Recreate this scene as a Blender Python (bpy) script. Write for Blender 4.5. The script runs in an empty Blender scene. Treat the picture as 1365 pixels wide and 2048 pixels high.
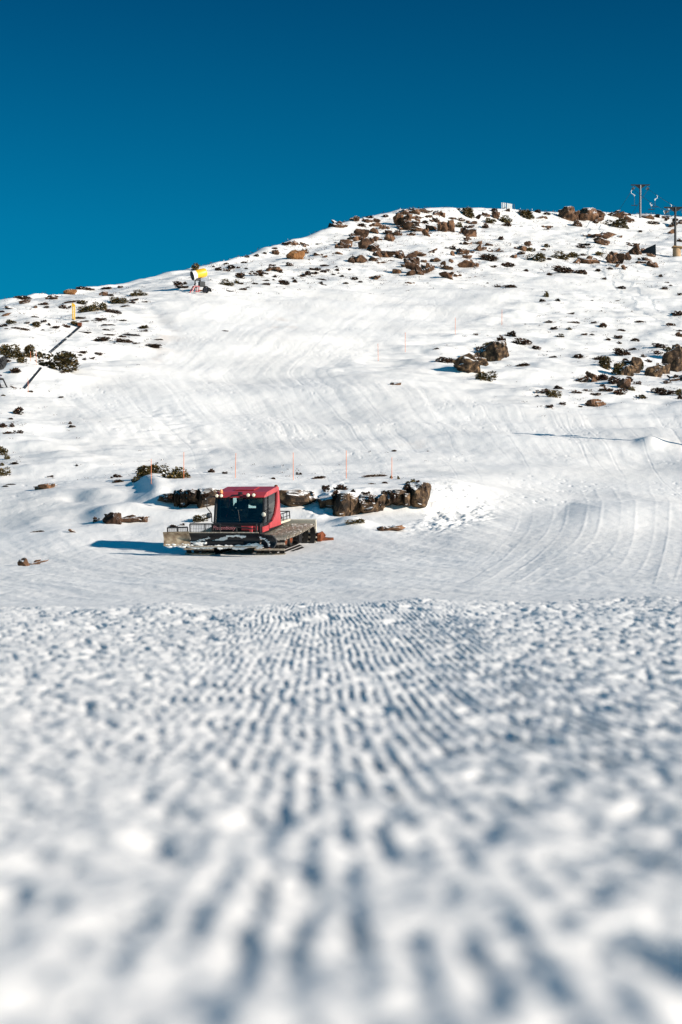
import bpy, bmesh, math, random
import numpy as np
from mathutils import Vector, Matrix

random.seed(11)
RNG = np.random.default_rng(5)
sc = bpy.context.scene
col = sc.collection
R = math.radians

# ------------------------------------------------------------------ survey
FPX, XC, YH = 4000.0, 682.5, 1230.0      # focal length and eye level of the surveyed view


# ------------------------------------------------------------------ noise
_perm = np.arange(256); np.random.default_rng(3).shuffle(_perm)
_perm = np.concatenate([_perm, _perm])
_ga = np.random.default_rng(4).random(256) * 2 * np.pi
_gx, _gy = np.cos(_ga).astype(np.float32), np.sin(_ga).astype(np.float32)

def perlin(x, y):
    x = np.asarray(x, dtype=np.float64); y = np.asarray(y, dtype=np.float64)
    xi = np.floor(x).astype(np.int64); yi = np.floor(y).astype(np.int64)
    xf = (x - xi).astype(np.float32); yf = (y - yi).astype(np.float32)
    u = xf * xf * xf * (xf * (xf * 6 - 15) + 10); v = yf * yf * yf * (yf * (yf * 6 - 15) + 10)
    x0 = xi & 255; x1 = (xi + 1) & 255; y0 = yi & 255; y1 = (yi + 1) & 255
    def g(a, b, fx, fy):
        h = _perm[_perm[a] + b]
        return _gx[h] * fx + _gy[h] * fy
    n00 = g(x0, y0, xf, yf); n10 = g(x1, y0, xf - 1, yf)
    n01 = g(x0, y1, xf, yf - 1); n11 = g(x1, y1, xf - 1, yf - 1)
    a = n00 + u * (n10 - n00); b = n01 + u * (n11 - n01)
    return (a + v * (b - a)) * 1.5

def fbm(x, y, octv=3, gain=.5):
    s = 0; a = 1.0
    for i in range(octv):
        s = s + a * perlin(x * 2 ** i + 17.3 * i, y * 2 ** i - 9.1 * i); a *= gain
    return s

def smooth(e0, e1, x):
    t = np.clip((x - e0) / (e1 - e0), 0, 1)
    return t * t * (3 - 2 * t)

def pchip(xk, yk, x):
    """monotone cubic; yk (K, M) -> (len(x), M)"""
    xk = np.asarray(xk, float); yk = np.asarray(yk, float)
    h = np.diff(xk)[:, None]; dl = np.diff(yk, axis=0) / h
    m = np.zeros_like(yk)
    w1 = 2 * h[1:] + h[:-1]; w2 = h[1:] + 2 * h[:-1]
    same = dl[:-1] * dl[1:] > 0
    with np.errstate(divide='ignore', invalid='ignore'):
        hm = (w1 + w2) / (w1 / dl[:-1] + w2 / dl[1:])
    m[1:-1] = np.where(same, hm, 0); m[0] = dl[0]; m[-1] = dl[-1]
    i = np.clip(np.searchsorted(xk, x) - 1, 0, len(xk) - 2)
    t = ((x - xk[i]) / (xk[i + 1] - xk[i]))[:, None]; hh = h[i]
    return ((2 * t**3 - 3 * t**2 + 1) * yk[i] + (t**3 - 2 * t**2 + t) * hh * m[i]
            + (-2 * t**3 + 3 * t**2) * yk[i + 1] + (t**3 - t**2) * hh * m[i + 1])

# ------------------------------------------------------------------ materials
def new_mat(name):
    m = bpy.data.materials.new(name); m.use_nodes = True
    nt = m.node_tree
    return m, nt, nt.nodes['Principled BSDF']

def plain(name, c, rough=.5, metal=0, spec=.5, var=.12, scale=6.0, grime=None):
    m, nt, p = new_mat(name)
    n = nt.nodes.new('ShaderNodeTexNoise'); n.inputs['Scale'].default_value = scale
    n.inputs['Detail'].default_value = 6
    tc = nt.nodes.new('ShaderNodeTexCoord'); nt.links.new(tc.outputs['Object'], n.inputs['Vector'])
    r = nt.nodes.new('ShaderNodeValToRGB')
    r.color_ramp.elements[0].position = .3; r.color_ramp.elements[1].position = .72
    lo = grime if grime else [max(0, v * (1 - var)) for v in c]
    r.color_ramp.elements[0].color = (*lo, 1)
    r.color_ramp.elements[1].color = (*[min(1, v * (1 + var)) for v in c], 1)
    nt.links.new(n.outputs['Fac'], r.inputs['Fac'])
    nt.links.new(r.outputs['Color'], p.inputs['Base Color'])
    p.inputs['Roughness'].default_value = rough; p.inputs['Metallic'].default_value = metal
    p.inputs['Specular IOR Level'].default_value = spec
    return m

def snow_mat():
    m, nt, p = new_mat('snow')
    tc = nt.nodes.new('ShaderNodeTexCoord')
    geo = nt.nodes.new('ShaderNodeNewGeometry')
    n = nt.nodes.new('ShaderNodeTexNoise'); n.inputs['Scale'].default_value = .12; n.inputs['Detail'].default_value = 8
    nt.links.new(tc.outputs['Object'], n.inputs['Vector'])
    r = nt.nodes.new('ShaderNodeValToRGB')
    r.color_ramp.elements[0].position = .35; r.color_ramp.elements[0].color = (.89, .87, .835, 1)
    r.color_ramp.elements[1].position = .65; r.color_ramp.elements[1].color = (.94, .925, .895, 1)
    nt.links.new(n.outputs['Fac'], r.inputs['Fac'])
    # thin, scraped patches where earth shows through the piste (stain with a shape of its own)
    at = nt.nodes.new('ShaderNodeAttribute'); at.attribute_name = 'dirt'
    mx = nt.nodes.new('ShaderNodeMix'); mx.data_type = 'RGBA'
    mx.inputs['B'].default_value = (.50, .36, .28, 1)
    nt.links.new(at.outputs['Fac'], mx.inputs['Factor'])
    nt.links.new(r.outputs['Color'], mx.inputs['A'])
    nt.links.new(mx.outputs['Result'], p.inputs['Base Color'])
    p.inputs['Roughness'].default_value = .7; p.inputs['Specular IOR Level'].default_value = .15
    # grain: coarse crumbs seen far off, fine crumbs close by
    n2 = nt.nodes.new('ShaderNodeTexNoise'); n2.inputs['Scale'].default_value = 9; n2.inputs['Detail'].default_value = 5
    n2.inputs['Roughness'].default_value = .65
    nt.links.new(tc.outputs['Object'], n2.inputs['Vector'])
    b = nt.nodes.new('ShaderNodeBump'); b.inputs['Strength'].default_value = .4; b.inputs['Distance'].default_value = .04
    nt.links.new(n2.outputs['Fac'], b.inputs['Height'])
    nt.links.new(b.outputs['Normal'], p.inputs['Normal'])
    return m

def rock_mat(name, c1, c2, c3, snow=.74, scale=1.3):
    m, nt, p = new_mat(name)
    L = nt.links.new
    tc = nt.nodes.new('ShaderNodeTexCoord'); geo = nt.nodes.new('ShaderNodeNewGeometry'); oi = nt.nodes.new('ShaderNodeObjectInfo')
    def noise(s, d=6):
        n = nt.nodes.new('ShaderNodeTexNoise'); n.inputs['Scale'].default_value = s; n.inputs['Detail'].default_value = d
        n.inputs['Roughness'].default_value = .65
        L(geo.outputs['Position'], n.inputs['Vector']); return n
    a = noise(scale); r = nt.nodes.new('ShaderNodeValToRGB')
    r.color_ramp.elements[0].position = .36; r.color_ramp.elements[0].color = (*c1, 1)
    r.color_ramp.elements[1].position = .66; r.color_ramp.elements[1].color = (*c3, 1)
    e = r.color_ramp.elements.new(.5); e.color = (*c2, 1)
    L(a.outputs['Fac'], r.inputs['Fac'])
    hs = nt.nodes.new('ShaderNodeHueSaturation')
    mp = nt.nodes.new('ShaderNodeMapRange'); mp.inputs['To Min'].default_value = .5; mp.inputs['To Max'].default_value = 1.3
    L(oi.outputs['Random'], mp.inputs['Value']); L(mp.outputs['Result'], hs.inputs['Value'])
    L(r.outputs['Color'], hs.inputs['Color'])
    # snow lying on the upward faces
    sx = nt.nodes.new('ShaderNodeSeparateXYZ'); L(geo.outputs['Normal'], sx.inputs['Vector'])
    b2 = noise(3.5)
    ad = nt.nodes.new('ShaderNodeMath'); ad.operation = 'MULTIPLY_ADD'
    L(b2.outputs['Fac'], ad.inputs[0]); ad.inputs[1].default_value = .55; L(sx.outputs['Z'], ad.inputs[2])
    st = nt.nodes.new('ShaderNodeMapRange'); st.inputs['From Min'].default_value = snow + .26; st.inputs['From Max'].default_value = snow + .32
    L(ad.outputs[0], st.inputs['Value'])
    mx = nt.nodes.new('ShaderNodeMix'); mx.data_type = 'RGBA'
    L(st.outputs['Result'], mx.inputs['Factor']); L(hs.outputs['Color'], mx.inputs['A'])
    mx.inputs['B'].default_value = (.88, .87, .86, 1)
    L(mx.outputs['Result'], p.inputs['Base Color'])
    p.inputs['Roughness'].default_value = .85; p.inputs['Specular IOR Level'].default_value = .25
    b3 = noise(5); b = nt.nodes.new('ShaderNodeBump'); b.inputs['Strength'].default_value = .7; b.inputs['Distance'].default_value = .12
    L(b3.outputs['Fac'], b.inputs['Height']); L(b.outputs['Normal'], p.inputs['Normal'])
    return m

def leaf_mat(name, cols, snowy=.07):
    m, nt, p = new_mat(name); L = nt.links.new
    geo = nt.nodes.new('ShaderNodeNewGeometry'); oi = nt.nodes.new('ShaderNodeObjectInfo')
    r = nt.nodes.new('ShaderNodeValToRGB'); cr = r.color_ramp
    cr.elements[0].position = 0; cr.elements[0].color = (*cols[0], 1)
    cr.elements[1].position = 1 - 1 / len(cols); cr.elements[1].color = (*cols[-1], 1)
    cr.elements.new(1 - snowy).color = (.88, .87, .85, 1)
    for i, c in enumerate(cols[1:-1]):
        e = cr.elements.new((i + 1) / len(cols)); e.color = (*c, 1)
    L(geo.outputs['Random Per Island'], r.inputs['Fac'])
    cr.interpolation = 'CONSTANT'
    hs = nt.nodes.new('ShaderNodeHueSaturation')
    mp = nt.nodes.new('ShaderNodeMapRange'); mp.inputs['To Min'].default_value = .7; mp.inputs['To Max'].default_value = 1.25
    L(oi.outputs['Random'], mp.inputs['Value']); L(mp.outputs['Result'], hs.inputs['Value'])
    L(r.outputs['Color'], hs.inputs['Color']); L(hs.outputs['Color'], p.inputs['Base Color'])
    p.inputs['Roughness'].default_value = .7; p.inputs['Specular IOR Level'].default_value = .2
    return m

def glass_mat(name, tint, gl=.12):
    m = bpy.data.materials.new(name); m.use_nodes = True; nt = m.node_tree; nt.nodes.clear(); L = nt.links.new
    o = nt.nodes.new('ShaderNodeOutputMaterial'); t = nt.nodes.new('ShaderNodeBsdfTransparent'); g = nt.nodes.new('ShaderNodeBsdfGlossy')
    g.inputs['Roughness'].default_value = .03; t.inputs['Color'].default_value = (*tint, 1)
    f = nt.nodes.new('ShaderNodeFresnel'); f.inputs['IOR'].default_value = 1.45
    a = nt.nodes.new('ShaderNodeMath'); a.operation = 'ADD'; a.use_clamp = True; a.inputs[1].default_value = gl * .2
    mx = nt.nodes.new('ShaderNodeMixShader')
    L(f.outputs['Fac'], a.inputs[0]); L(a.outputs[0], mx.inputs['Fac']); L(t.outputs[0], mx.inputs[1]); L(g.outputs[0], mx.inputs[2]); L(mx.outputs[0], o.inputs['Surface'])
    return m

M = dict(
    snow=snow_mat(),
    rock=rock_mat('brown_rock', (.036, .021, .014), (.115, .060, .033), (.235, .125, .068)),
    orange=rock_mat('ochre_rock', (.20, .085, .03), (.36, .16, .055), (.46, .24, .10), snow=.9),
    ledge=rock_mat('ledge_rock', (.016, .012, .009), (.065, .040, .024), (.27, .17, .09), snow=.70, scale=2.6),
    heath=leaf_mat('dark_heath', [(.020, .011, .008), (.065, .028, .018), (.034, .022, .012), (.10, .046, .026), (.05, .036, .016)]),
    shrub=leaf_mat('olive_shrub', [(.030, .023, .008), (.085, .062, .018), (.055, .046, .014), (.15, .10, .032), (.09, .072, .024), (.18, .11, .045)]),
    red=plain('red_paint', (.50, .045, .055), .34, 0, .5, .12, 3, grime=(.33, .045, .05)),
    black=plain('black_paint', (.008, .008, .010), .45, 0, .4, .3, 5),
    darkblue=plain('blade_black_paint', (.006, .007, .011), .4, 0, .5, .3, 4),
    rubber=plain('black_rubber', (.018, .017, .016), .8, 0, .3, .4, 9),
    steel=plain('worn_steel', (.50, .41, .29), .42, .25, .5, .2, 5, grime=(.20, .13, .08)),
    alu=plain('snowy_aluminium', (.62, .54, .44), .5, .35, .5, .25, 12, grime=(.32, .25, .18)),
    cream=plain('cream_panel', (.62, .57, .46), .6, 0, .3, .08, 3),
    rust=plain('rust_orange_paint', (.20, .052, .016), .6, 0, .3, .3, 7, grime=(.09, .03, .015)),
    yellow=plain('yellow_paint', (.80, .46, .025), .4, 0, .5, .08, 3),
    white=plain('white_paint', (.78, .78, .76), .45, 0, .5, .05, 3),
    grey=plain('galvanised_steel', (.13, .13, .14), .45, .5, .5, .15, 8),
    dark=plain('dark_steel', (.022, .022, .024), .5, .2, .4, .3, 6),
    orangepole=plain('orange_pole_paint', (.80, .26, .12), .5, 0, .4, .08, 3),
    concrete=plain('pale_concrete', (.40, .27, .16), .9, 0, .2, .25, 2.5, grime=(.30, .20, .12)),
    wood=plain('weathered_plank', (.32, .20, .10), .8, 0, .2, .3, 5),
    lamp=plain('lamp_lens', (.85, .80, .66), .18, 0, .8, .05, 8),
    worklamp=plain('lit_lamp_lens', (.9, .82, .62), .18, 0, .8, .05, 8),
    glassdark=glass_mat('dark_side_glass', (.30, .38, .38), .0),
    amber=plain('amber_lens', (.85, .32, .12), .25, 0, .7, .08, 8),
    letter=plain('red_lettering', (.72, .28, .30), .6, 0, .3, .1, 8),
    skin=plain('skin', (.42, .23, .16), .6, 0, .3, .08, 20),
    cloth=plain('dark_jacket', (.02, .02, .03), .85, 0, .2, .3, 12),
    seatc=plain('seat_fabric', (.03, .03, .032), .9, 0, .2, .3, 12),
    khaki=plain('mottled_khaki', (.30, .29, .19), .9, 0, .2, .1, 14, grime=(.05, .06, .035)),
    tarp=plain('dark_green_tarpaulin', (.02, .026, .03), .6, 0, .4, .35, 4),
    glass=glass_mat('tinted_glass', (.80, .90, .90), .1),
)

_p = M['worklamp'].node_tree.nodes['Principled BSDF']; _p.inputs['Emission Color'].default_value = (1, .80, .52, 1); _p.inputs['Emission Strength'].default_value = .22
# ------------------------------------------------------------------ mesh helpers
class MB:
    def __init__(s): s.v = []; s.f = []
    def add(s, vs, fs):
        o = len(s.v); s.v += [tuple(v) for v in vs]; s.f += [tuple(i + o for i in f) for f in fs]; return s
    def box(s, c, size, rot=None, bev=0.0):
        bm = bmesh.new(); bmesh.ops.create_cube(bm, size=1)
        for v in bm.verts: v.co = Vector((v.co.x * size[0], v.co.y * size[1], v.co.z * size[2]))
        if bev: bmesh.ops.bevel(bm, geom=list(bm.edges), offset=bev, segments=2, affect='EDGES', profile=.6)
        mt = (rot or Matrix.Identity(3))
        vs = [mt @ v.co + Vector(c) for v in bm.verts]; bm.verts.index_update()
        s.add(vs, [[v.index for v in f.verts] for f in bm.faces]); bm.free(); return s
    def tube(s, pts, r, n=8, closed=False):
        pts = [Vector(p) for p in pts]; k = len(pts); rs = r if isinstance(r, (list, tuple)) else [r] * k
        vs = []; up = Vector((0, 0, 1)); prev = None
        for i, p in enumerate(pts):
            if closed: t = pts[(i + 1) % k] - pts[i - 1]
            else: t = pts[min(i + 1, k - 1)] - pts[max(i - 1, 0)]
            t.normalize()
            a = prev if prev is not None else (up if abs(t.z) < .9 else Vector((1, 0, 0)))
            u = a - t * a.dot(t); u.normalize(); prev = u; w = t.cross(u)
            for j in range(n):
                q = 2 * math.pi * j / n; vs.append(p + (u * math.cos(q) + w * math.sin(q)) * rs[i])
        fs = []
        for i in range(k if closed else k - 1):
            i2 = (i + 1) % k
            for j in range(n): fs.append((i * n + j, i * n + (j + 1) % n, i2 * n + (j + 1) % n, i2 * n + j))
        if not closed: fs.append(tuple(range(n))[::-1]); fs.append(tuple((k - 1) * n + j for j in range(n)))
        return s.add(vs, fs)
    def prism(s, poly, a0, a1, axis='x'):
        n = len(poly)
        def P(a, p):
            return (a, p[0], p[1]) if axis == 'x' else ((p[0], a, p[1]) if axis == 'y' else (p[0], p[1], a))
        vs = [P(a0, p) for p in poly] + [P(a1, p) for p in poly]
        fs = [tuple(range(n)), tuple(range(n, 2 * n))[::-1]] + [(i, i + n, (i + 1) % n + n, (i + 1) % n) for i in range(n)]
        return s.add(vs, fs)
    def lathe(s, prof, c, axis, n=20):
        """prof: (along, radius) pairs"""
        ax = Vector(axis).normalized(); u = ax.orthogonal().normalized(); w = ax.cross(u); c = Vector(c); vs = []
        for a, r in prof:
            for j in range(n):
                q = 2 * math.pi * j / n; vs.append(c + ax * a + (u * math.cos(q) + w * math.sin(q)) * max(r, 1e-4))
        fs = []
        for i in range(len(prof) - 1):
            for j in range(n): fs.append((i * n + j, i * n + (j + 1) % n, (i + 1) * n + (j + 1) % n, (i + 1) * n + j))
        return s.add(vs, fs)
    def lump(s, c, size, seed=0, sub=2):
        bm = bmesh.new(); bmesh.ops.create_icosphere(bm, subdivisions=sub, radius=1)
        rnd = random.Random(seed); ph = [rnd.uniform(0, 6) for _ in range(6)]
        vs = []
        for v in bm.verts:
            p = v.co; k = 1 + .18 * math.sin(3 * p.x + ph[0]) * math.cos(3 * p.y + ph[1]) + .12 * math.sin(6 * p.z + 4 * p.x + ph[2])
            vs.append(Vector(c) + Vector((p.x * size[0], p.y * size[1], p.z * size[2])) * k)
        bm.verts.index_update(); s.add(vs, [[v.index for v in f.verts] for f in bm.faces]); bm.free(); return s
    def build(s, name, mat, parent=None, smooth=False, mesh_only=False):
        me = bpy.data.meshes.new(name); me.from_pydata(s.v, [], s.f); me.update()
        bm = bmesh.new(); bm.from_mesh(me); bmesh.ops.recalc_face_normals(bm, faces=bm.faces); bm.to_mesh(me); bm.free()
        me.materials.append(mat)
        if smooth:
            me.polygons.foreach_set('use_smooth', [True] * len(me.polygons))
            try: me.set_sharp_from_angle(angle=R(40))
            except Exception: pass
        if mesh_only: return me
        o = bpy.data.objects.new(name, me); col.objects.link(o)
        if parent is not None: o.parent = parent
        return o

def tag(o, label, cat, group=None, kind=None):
    if label: o['label'] = label
    if cat: o['category'] = cat
    if group: o['group'] = group
    if kind: o['kind'] = kind
    return o

def empty(name, loc, label=None, cat=None, group=None):
    o = bpy.data.objects.new(name, None); col.objects.link(o); o.location = loc; o.empty_display_size = .3
    return tag(o, label, cat, group)

def copy_tree(o, parent=None):
    c = o.copy(); col.objects.link(c)
    if parent is not None:
        c.parent = parent; c.matrix_parent_inverse = o.matrix_parent_inverse.copy()
    for ch in [x for x in bpy.data.objects if x.parent == o]: copy_tree(ch, c)
    return c
# ------------------------------------------------------------------ terrain: one sheet, surveyed as distance / eye-level offsets per bearing
LOWC = [-400, 0, 120, 250, 330, 440, 560, 630, 660, 740, 840, 900, 960, 1050, 1150, 1365, 1800]
LOW = {  # (distance, level) : 40 m .. top of the bank
 -400: [(40,1215),(55,1178),(68,1150),(75,1132),(80,1107),(85,1080),(89,1055),(92,1030),(97,998)],
 0:    [(40,1210),(55,1170),(68,1140),(75,1122),(80,1097),(85,1070),(89,1045),(92,1020),(97,988)],
 120:  [(40,1209),(55,1168),(68,1137),(75,1119),(80,1093),(84.5,1066),(89,1036),(92,1010),(97,978)],
 250:  [(40,1208),(55,1167),(68,1136),(75,1118),(80,1092),(84.5,1062),(89,1024),(91,1006),(97,972)],
 330:  [(40,1208),(55,1166),(68,1135),(75,1118),(80,1094),(84.5,1056),(88.5,1018),(90.3,984),(97,961)],
 440:  [(40,1207),(55,1166),(68,1134),(75,1117),(80,1094),(84.5,1056),(88.3,1014),(90,984),(97,958)],
 560:  [(40,1206),(55,1164),(68,1132),(75,1114),(80,1090),(84.5,1056),(88.8,1015),(90.6,981),(97,957)],
 630:  [(40,1205),(55,1162),(68,1130),(75,1111),(80,1087),(84.5,1056),(88.6,1018),(91.6,976),(97,957)],
 660:  [(40,1205),(55,1161),(68,1129),(75,1109),(80,1085),(84.5,1056),(88,1030),(90,985),(97,958)],
 740:  [(40,1203),(55,1158),(68,1125),(75,1104),(80,1080),(84.5,1052),(88,1028),(90,984),(97,958)],
 840:  [(40,1201),(55,1157),(68,1122),(75,1100),(80,1077),(84.5,1053),(88.3,1020),(90.3,980),(97,958)],
 900:  [(40,1200),(55,1157),(68,1120),(75,1096),(80,1074),(85,1052),(88.8,1026),(91.5,992),(97.5,960)],
 960:  [(40,1199.5),(55,1156),(68,1118),(75.5,1092),(81,1069),(85.5,1048),(89.3,1032),(93,1005),(99,967)],
 1050: [(40,1199),(55,1156),(68,1116),(76,1088),(82,1066),(88,1043),(92,1028),(96,1004),(102,972)],
 1150: [(40,1196),(55,1153),(68,1112),(76,1084),(82,1063),(88,1043),(93,1030),(98,1000),(104,972)],
 1365: [(40,1193),(55,1150),(68,1112),(76,1088),(82,1070),(88,1050),(93,1030),(98,1005),(104,975)],
 1800: [(40,1190),(55,1146),(68,1108),(76,1086),(82,1070),(88,1050),(93,1032),(98,1008),(104,978)],
}
UPC = [-400, 0, 440, 740, 1000, 1365, 1800]
UP = {
 -400: [(106,968),(114,935),(122,895),(130,855),(137,818),(145,785),(153,752),(161,722),(169,695),(177,674),(185,660),(192,652),(198,648)],
 0:    [(104,950),(111,912),(119,868),(127,824),(135,785),(143,750),(151,715),(159,682),(168,652),(178,630),(188,615),(196,608),(203,604)],
 440:  [(106,946),(115,912),(124,875),(134,830),(147,780),(160,735),(173,690),(190,640),(208,590),(223,562),(238,545),(250,535),(260,527)],
 740:  [(106,946),(118,902),(130,855),(143,802),(157,752),(170,728),(183,692),(200,648),(220,602),(240,565),(265,520),(295,468),(318,438)],
 1000: [(109,943),(118,905),(132,855),(148,800),(165,752),(184,705),(205,655),(228,605),(255,555),(280,515),(302,480),(325,448),(342,421)],
 1365: [(112,940),(123,895),(138,845),(155,795),(174,750),(195,705),(218,655),(243,605),(272,555),(300,515),(325,485),(350,460),(375,438)],
 1800: [(112,942),(123,897),(138,848),(155,800),(174,756),(195,712),(218,665),(243,618),(272,572),(300,535),(325,508),(350,486),(375,470)],
}
SKYX = [-400,0,60,130,200,300,400,500,600,650,700,750,800,850,900,950,1000,1050,1100,1200,1280,1365,1800]
SKYY = [648,604,597,590,577,558,539,512,483,465,447,438,427,423,420,421,422,426,430,431,434,440,470]
NEAR_D = [-300, -40, -3, .3, .93, 1.8, 3, 4.5, 7.5, 9, 11, 14, 15.6, 18, 25]
NEAR_Y = [None]*4 + [2048, 1680, 1530, 1440, 1328, 1290, 1255, 1217, 1208, 1209, 1212]
NEAR_N = [5, 8, 8, 70, 140, 130, 115, 150, 55, 65, 90, 55, 22, 14]
FAR_N = [26] + [50, 46, 34, 36, 36, 40, 46, 40] + [40] * 13 + [8, 8, 6, 6]

cols_px = np.array(LOWC, float)
nk = len(NEAR_D) + 9 + 13 + 4
KD = np.zeros((nk, len(LOWC))); KZ = np.zeros((nk, len(LOWC)))
for j, px in enumerate(LOWC):
    d = []; z = []
    tilt = (px - 640) / 725 * -9.0                      # the near crest stands a little higher on the sunny side
    for k, nd in enumerate(NEAR_D):
        d.append(nd)
        if NEAR_Y[k] is None: z.append(-.19 - (.02 if nd < 0 else 0) - (1.5 if nd < -100 else 0))
        else:
            y = NEAR_Y[k] + (tilt * smooth(5, 14, nd) if nd > 5 else 0)
            z.append(nd * (YH - y) / FPX)
    for dd, y in LOW[px]: d.append(dd); z.append(dd * (YH - y) / FPX)
    up = []
    for k in range(13):
        dd = float(np.interp(px, UPC, [UP[c][k][0] for c in UPC])); y = float(np.interp(px, UPC, [UP[c][k][1] for c in UPC]))
        up.append([dd, y])
    sky = float(np.interp(px, SKYX, SKYY)); old = up[-1][1]
    for k in range(9, 13): up[k][1] += (sky - old) * (k - 8) / 4
    for dd, y in up: d.append(dd); z.append(dd * (YH - y) / FPX)
    zc = z[-1]; dc = d[-1]
    for e, zz in ((30, zc - 5), (110, zc - 22), (700, zc * .3), (4000, -6)): d.append(dc + e); z.append(zz)
    KD[:, j] = d; KZ[:, j] = z

# bearings: dense inside the view, spreading out to the sides
inner = np.linspace(-110, 1475, 860)
side = np.concatenate([[12, 26, 44, 66, 95, 130, 175, 230, 300, 390, 500, 640, 820, 1050, 1350, 1750, 2300, 3000, 4000, 5500]])
PX = np.concatenate([(-110 - side)[::-1], inner, 1475 + side])
pxs = np.clip(PX, -400, 1800)
KDc = pchip(cols_px, KD.T, pxs).T; KZc = pchip(cols_px, KZ.T, pxs).T
# the skyline itself, finer than the knots
ks = len(NEAR_D) + 9 + 12
sky_fine = np.interp(pxs, SKYX, SKYY)
KZc[ks] = KDc[ks] * (YH - sky_fine) / FPX
T = []
for i, n in enumerate(NEAR_N + FAR_N): T += list(i + np.arange(n) / n)
T = np.array(T + [nk - 1.0])
D = pchip(np.arange(nk), KDc, T); Z = pchip(np.arange(nk), KZc, T)
dl = np.clip(D, .3, None)
spread = smooth(0, 1, np.clip((np.abs(PX - XC) - 800) / 5500, 0, 1)) * np.sign(PX - XC)
gw = dl + 7.0 * (1 - smooth(4, 22, dl))            # the dense strip stays wide close to the viewer
X = (PX - XC)[None, :] / FPX * gw + spread[None, :] * 90
ROW = YH - FPX * Z / dl
PXG = np.broadcast_to(PX[None, :], D.shape)

def inpoly(poly, soft=30):
    """soft membership of (PXG, ROW) in a polygon"""
    P = np.array(poly, float); inside = np.zeros(D.shape, bool); dist = np.full(D.shape, 1e9, np.float32)
    x, y = PXG, ROW
    for i in range(len(P)):
        x1, y1 = P[i]; x2, y2 = P[(i + 1) % len(P)]
        c = ((y1 > y) != (y2 > y))
        with np.errstate(divide='ignore', invalid='ignore'):
            c &= x < (x2 - x1) * (y - y1) / (y2 - y1 + 1e-9) + x1
        inside ^= c
        t = np.clip(((x - x1) * (x2 - x1) + (y - y1) * (y2 - y1)) / ((x2 - x1) ** 2 + (y2 - y1) ** 2), 0, 1)
        dist = np.minimum(dist, np.hypot(x - (x1 + t * (x2 - x1)), y - (y1 + t * (y2 - y1))))
    s = np.where(inside, dist, -dist)
    return smooth(-soft, soft, s)

far = smooth(36, 50, D)
rough = np.zeros(D.shape, np.float32)
for poly, a in (
    ([(-2000, 400), (3000, 380), (3000, 560), (1200, 565), (900, 575), (700, 575), (430, 595), (330, 600), (330, 700), (250, 740), (120, 775), (-2000, 790)], 1.0),
    ([(690, 740), (760, 690), (920, 650), (1060, 585), (1300, 560), (3000, 560), (3000, 815), (1100, 820), (900, 770)], 1.0),
    ([(-2000, 780), (110, 790), (180, 880), (420, 905), (420, 960), (-2000, 1000)], .7),
    ([(-2000, 930), (300, 950), (860, 930), (960, 990), (930, 1050), (680, 1068), (330, 1058), (120, 1090), (-2000, 1120)], .45),
):
    rough = np.maximum(rough, a * inpoly(poly))
veh_flat = np.exp(-(((PXG - 480) / 190) ** 2 + ((D - 77) / 5.5) ** 2))
crest_fade = 1 - .6 * np.exp(-((T - ks) / .35) ** 2)[:, None]
n1 = fbm(X / 7.5, D / 7.5, 3); n2 = fbm(X / 2.1 + 40, D / 2.6 + 11, 3)
n3 = fbm(X / .7 + 4, D / .9 + 31, 2)
dz = far * rough * (n1 * .40 + fbm(X / 3.4 + 40, D / 2.2 + 11, 2) * .13 + n2 * .06 * np.clip(.4 + n1, 0, 1) + n3 * .014) * crest_fade
# groomed slope: broad swells and streaks left down the fall line
bend = np.where(ROW < 745, PXG + 1.25 * (ROW - 745), PXG - .85 * (ROW - 745))
bend = bend + 11 * perlin(PXG / 150, ROW / 70)
streak = fbm(bend / 34, ROW / 130, 2) * .8 + (fbm(bend / 12, ROW / 90, 2) * .35 + perlin(bend / 4.2, ROW / 40 + 7) * .15) * np.clip(.1 + 1.2 * perlin(PXG / 110 + 3, ROW / 40 + 8), 0, 1)
piste = far * (1 - rough) * smooth(1000, 930, ROW)
dz = dz + piste * (fbm(X / 14 + 5, D / 12, 2) * .42 + streak * .036 * smooth(955, 880, ROW) + n3 * .016 + fbm(X / 3 + 9, D / 5, 2) * .035)
# low groomed flat: faint passes, curved on the sunny side
flat = far * (1 - rough) * smooth(930, 1000, ROW)
cpx = PXG + .034 * np.clip(ROW - 1030, 0, 140) ** 1.7 * (1 - .8 * smooth(1080, 1330, PXG)) + 18 * smooth(1030, 960, ROW)
ph = (cpx / 34.0 + .45 * perlin(cpx / 70, ROW / 260)) % 1.0
rid = np.exp(-((ph - .5) / .10) ** 2) * (.35 + .9 * np.abs(perlin(cpx / 40, ROW / 60)))
passes = inpoly([(930, 1160), (1040, 1035), (1160, 960), (1300, 950), (1700, 1000), (1700, 1165)], 25)
dz = dz + flat * (1 - veh_flat) * (passes * (rid * .011 + .012 * perlin(cpx / 36, ROW / 300)) + fbm(X / 5, D / 9, 2) * .045 + fbm(X / .5, D / .8, 2) * .012)
along = fbm((X + .35 * D) / 1.4, (D - .2 * X) / 14, 3)
dz = dz + flat * (1 - passes) * (1 - veh_flat) * along * .03
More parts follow.
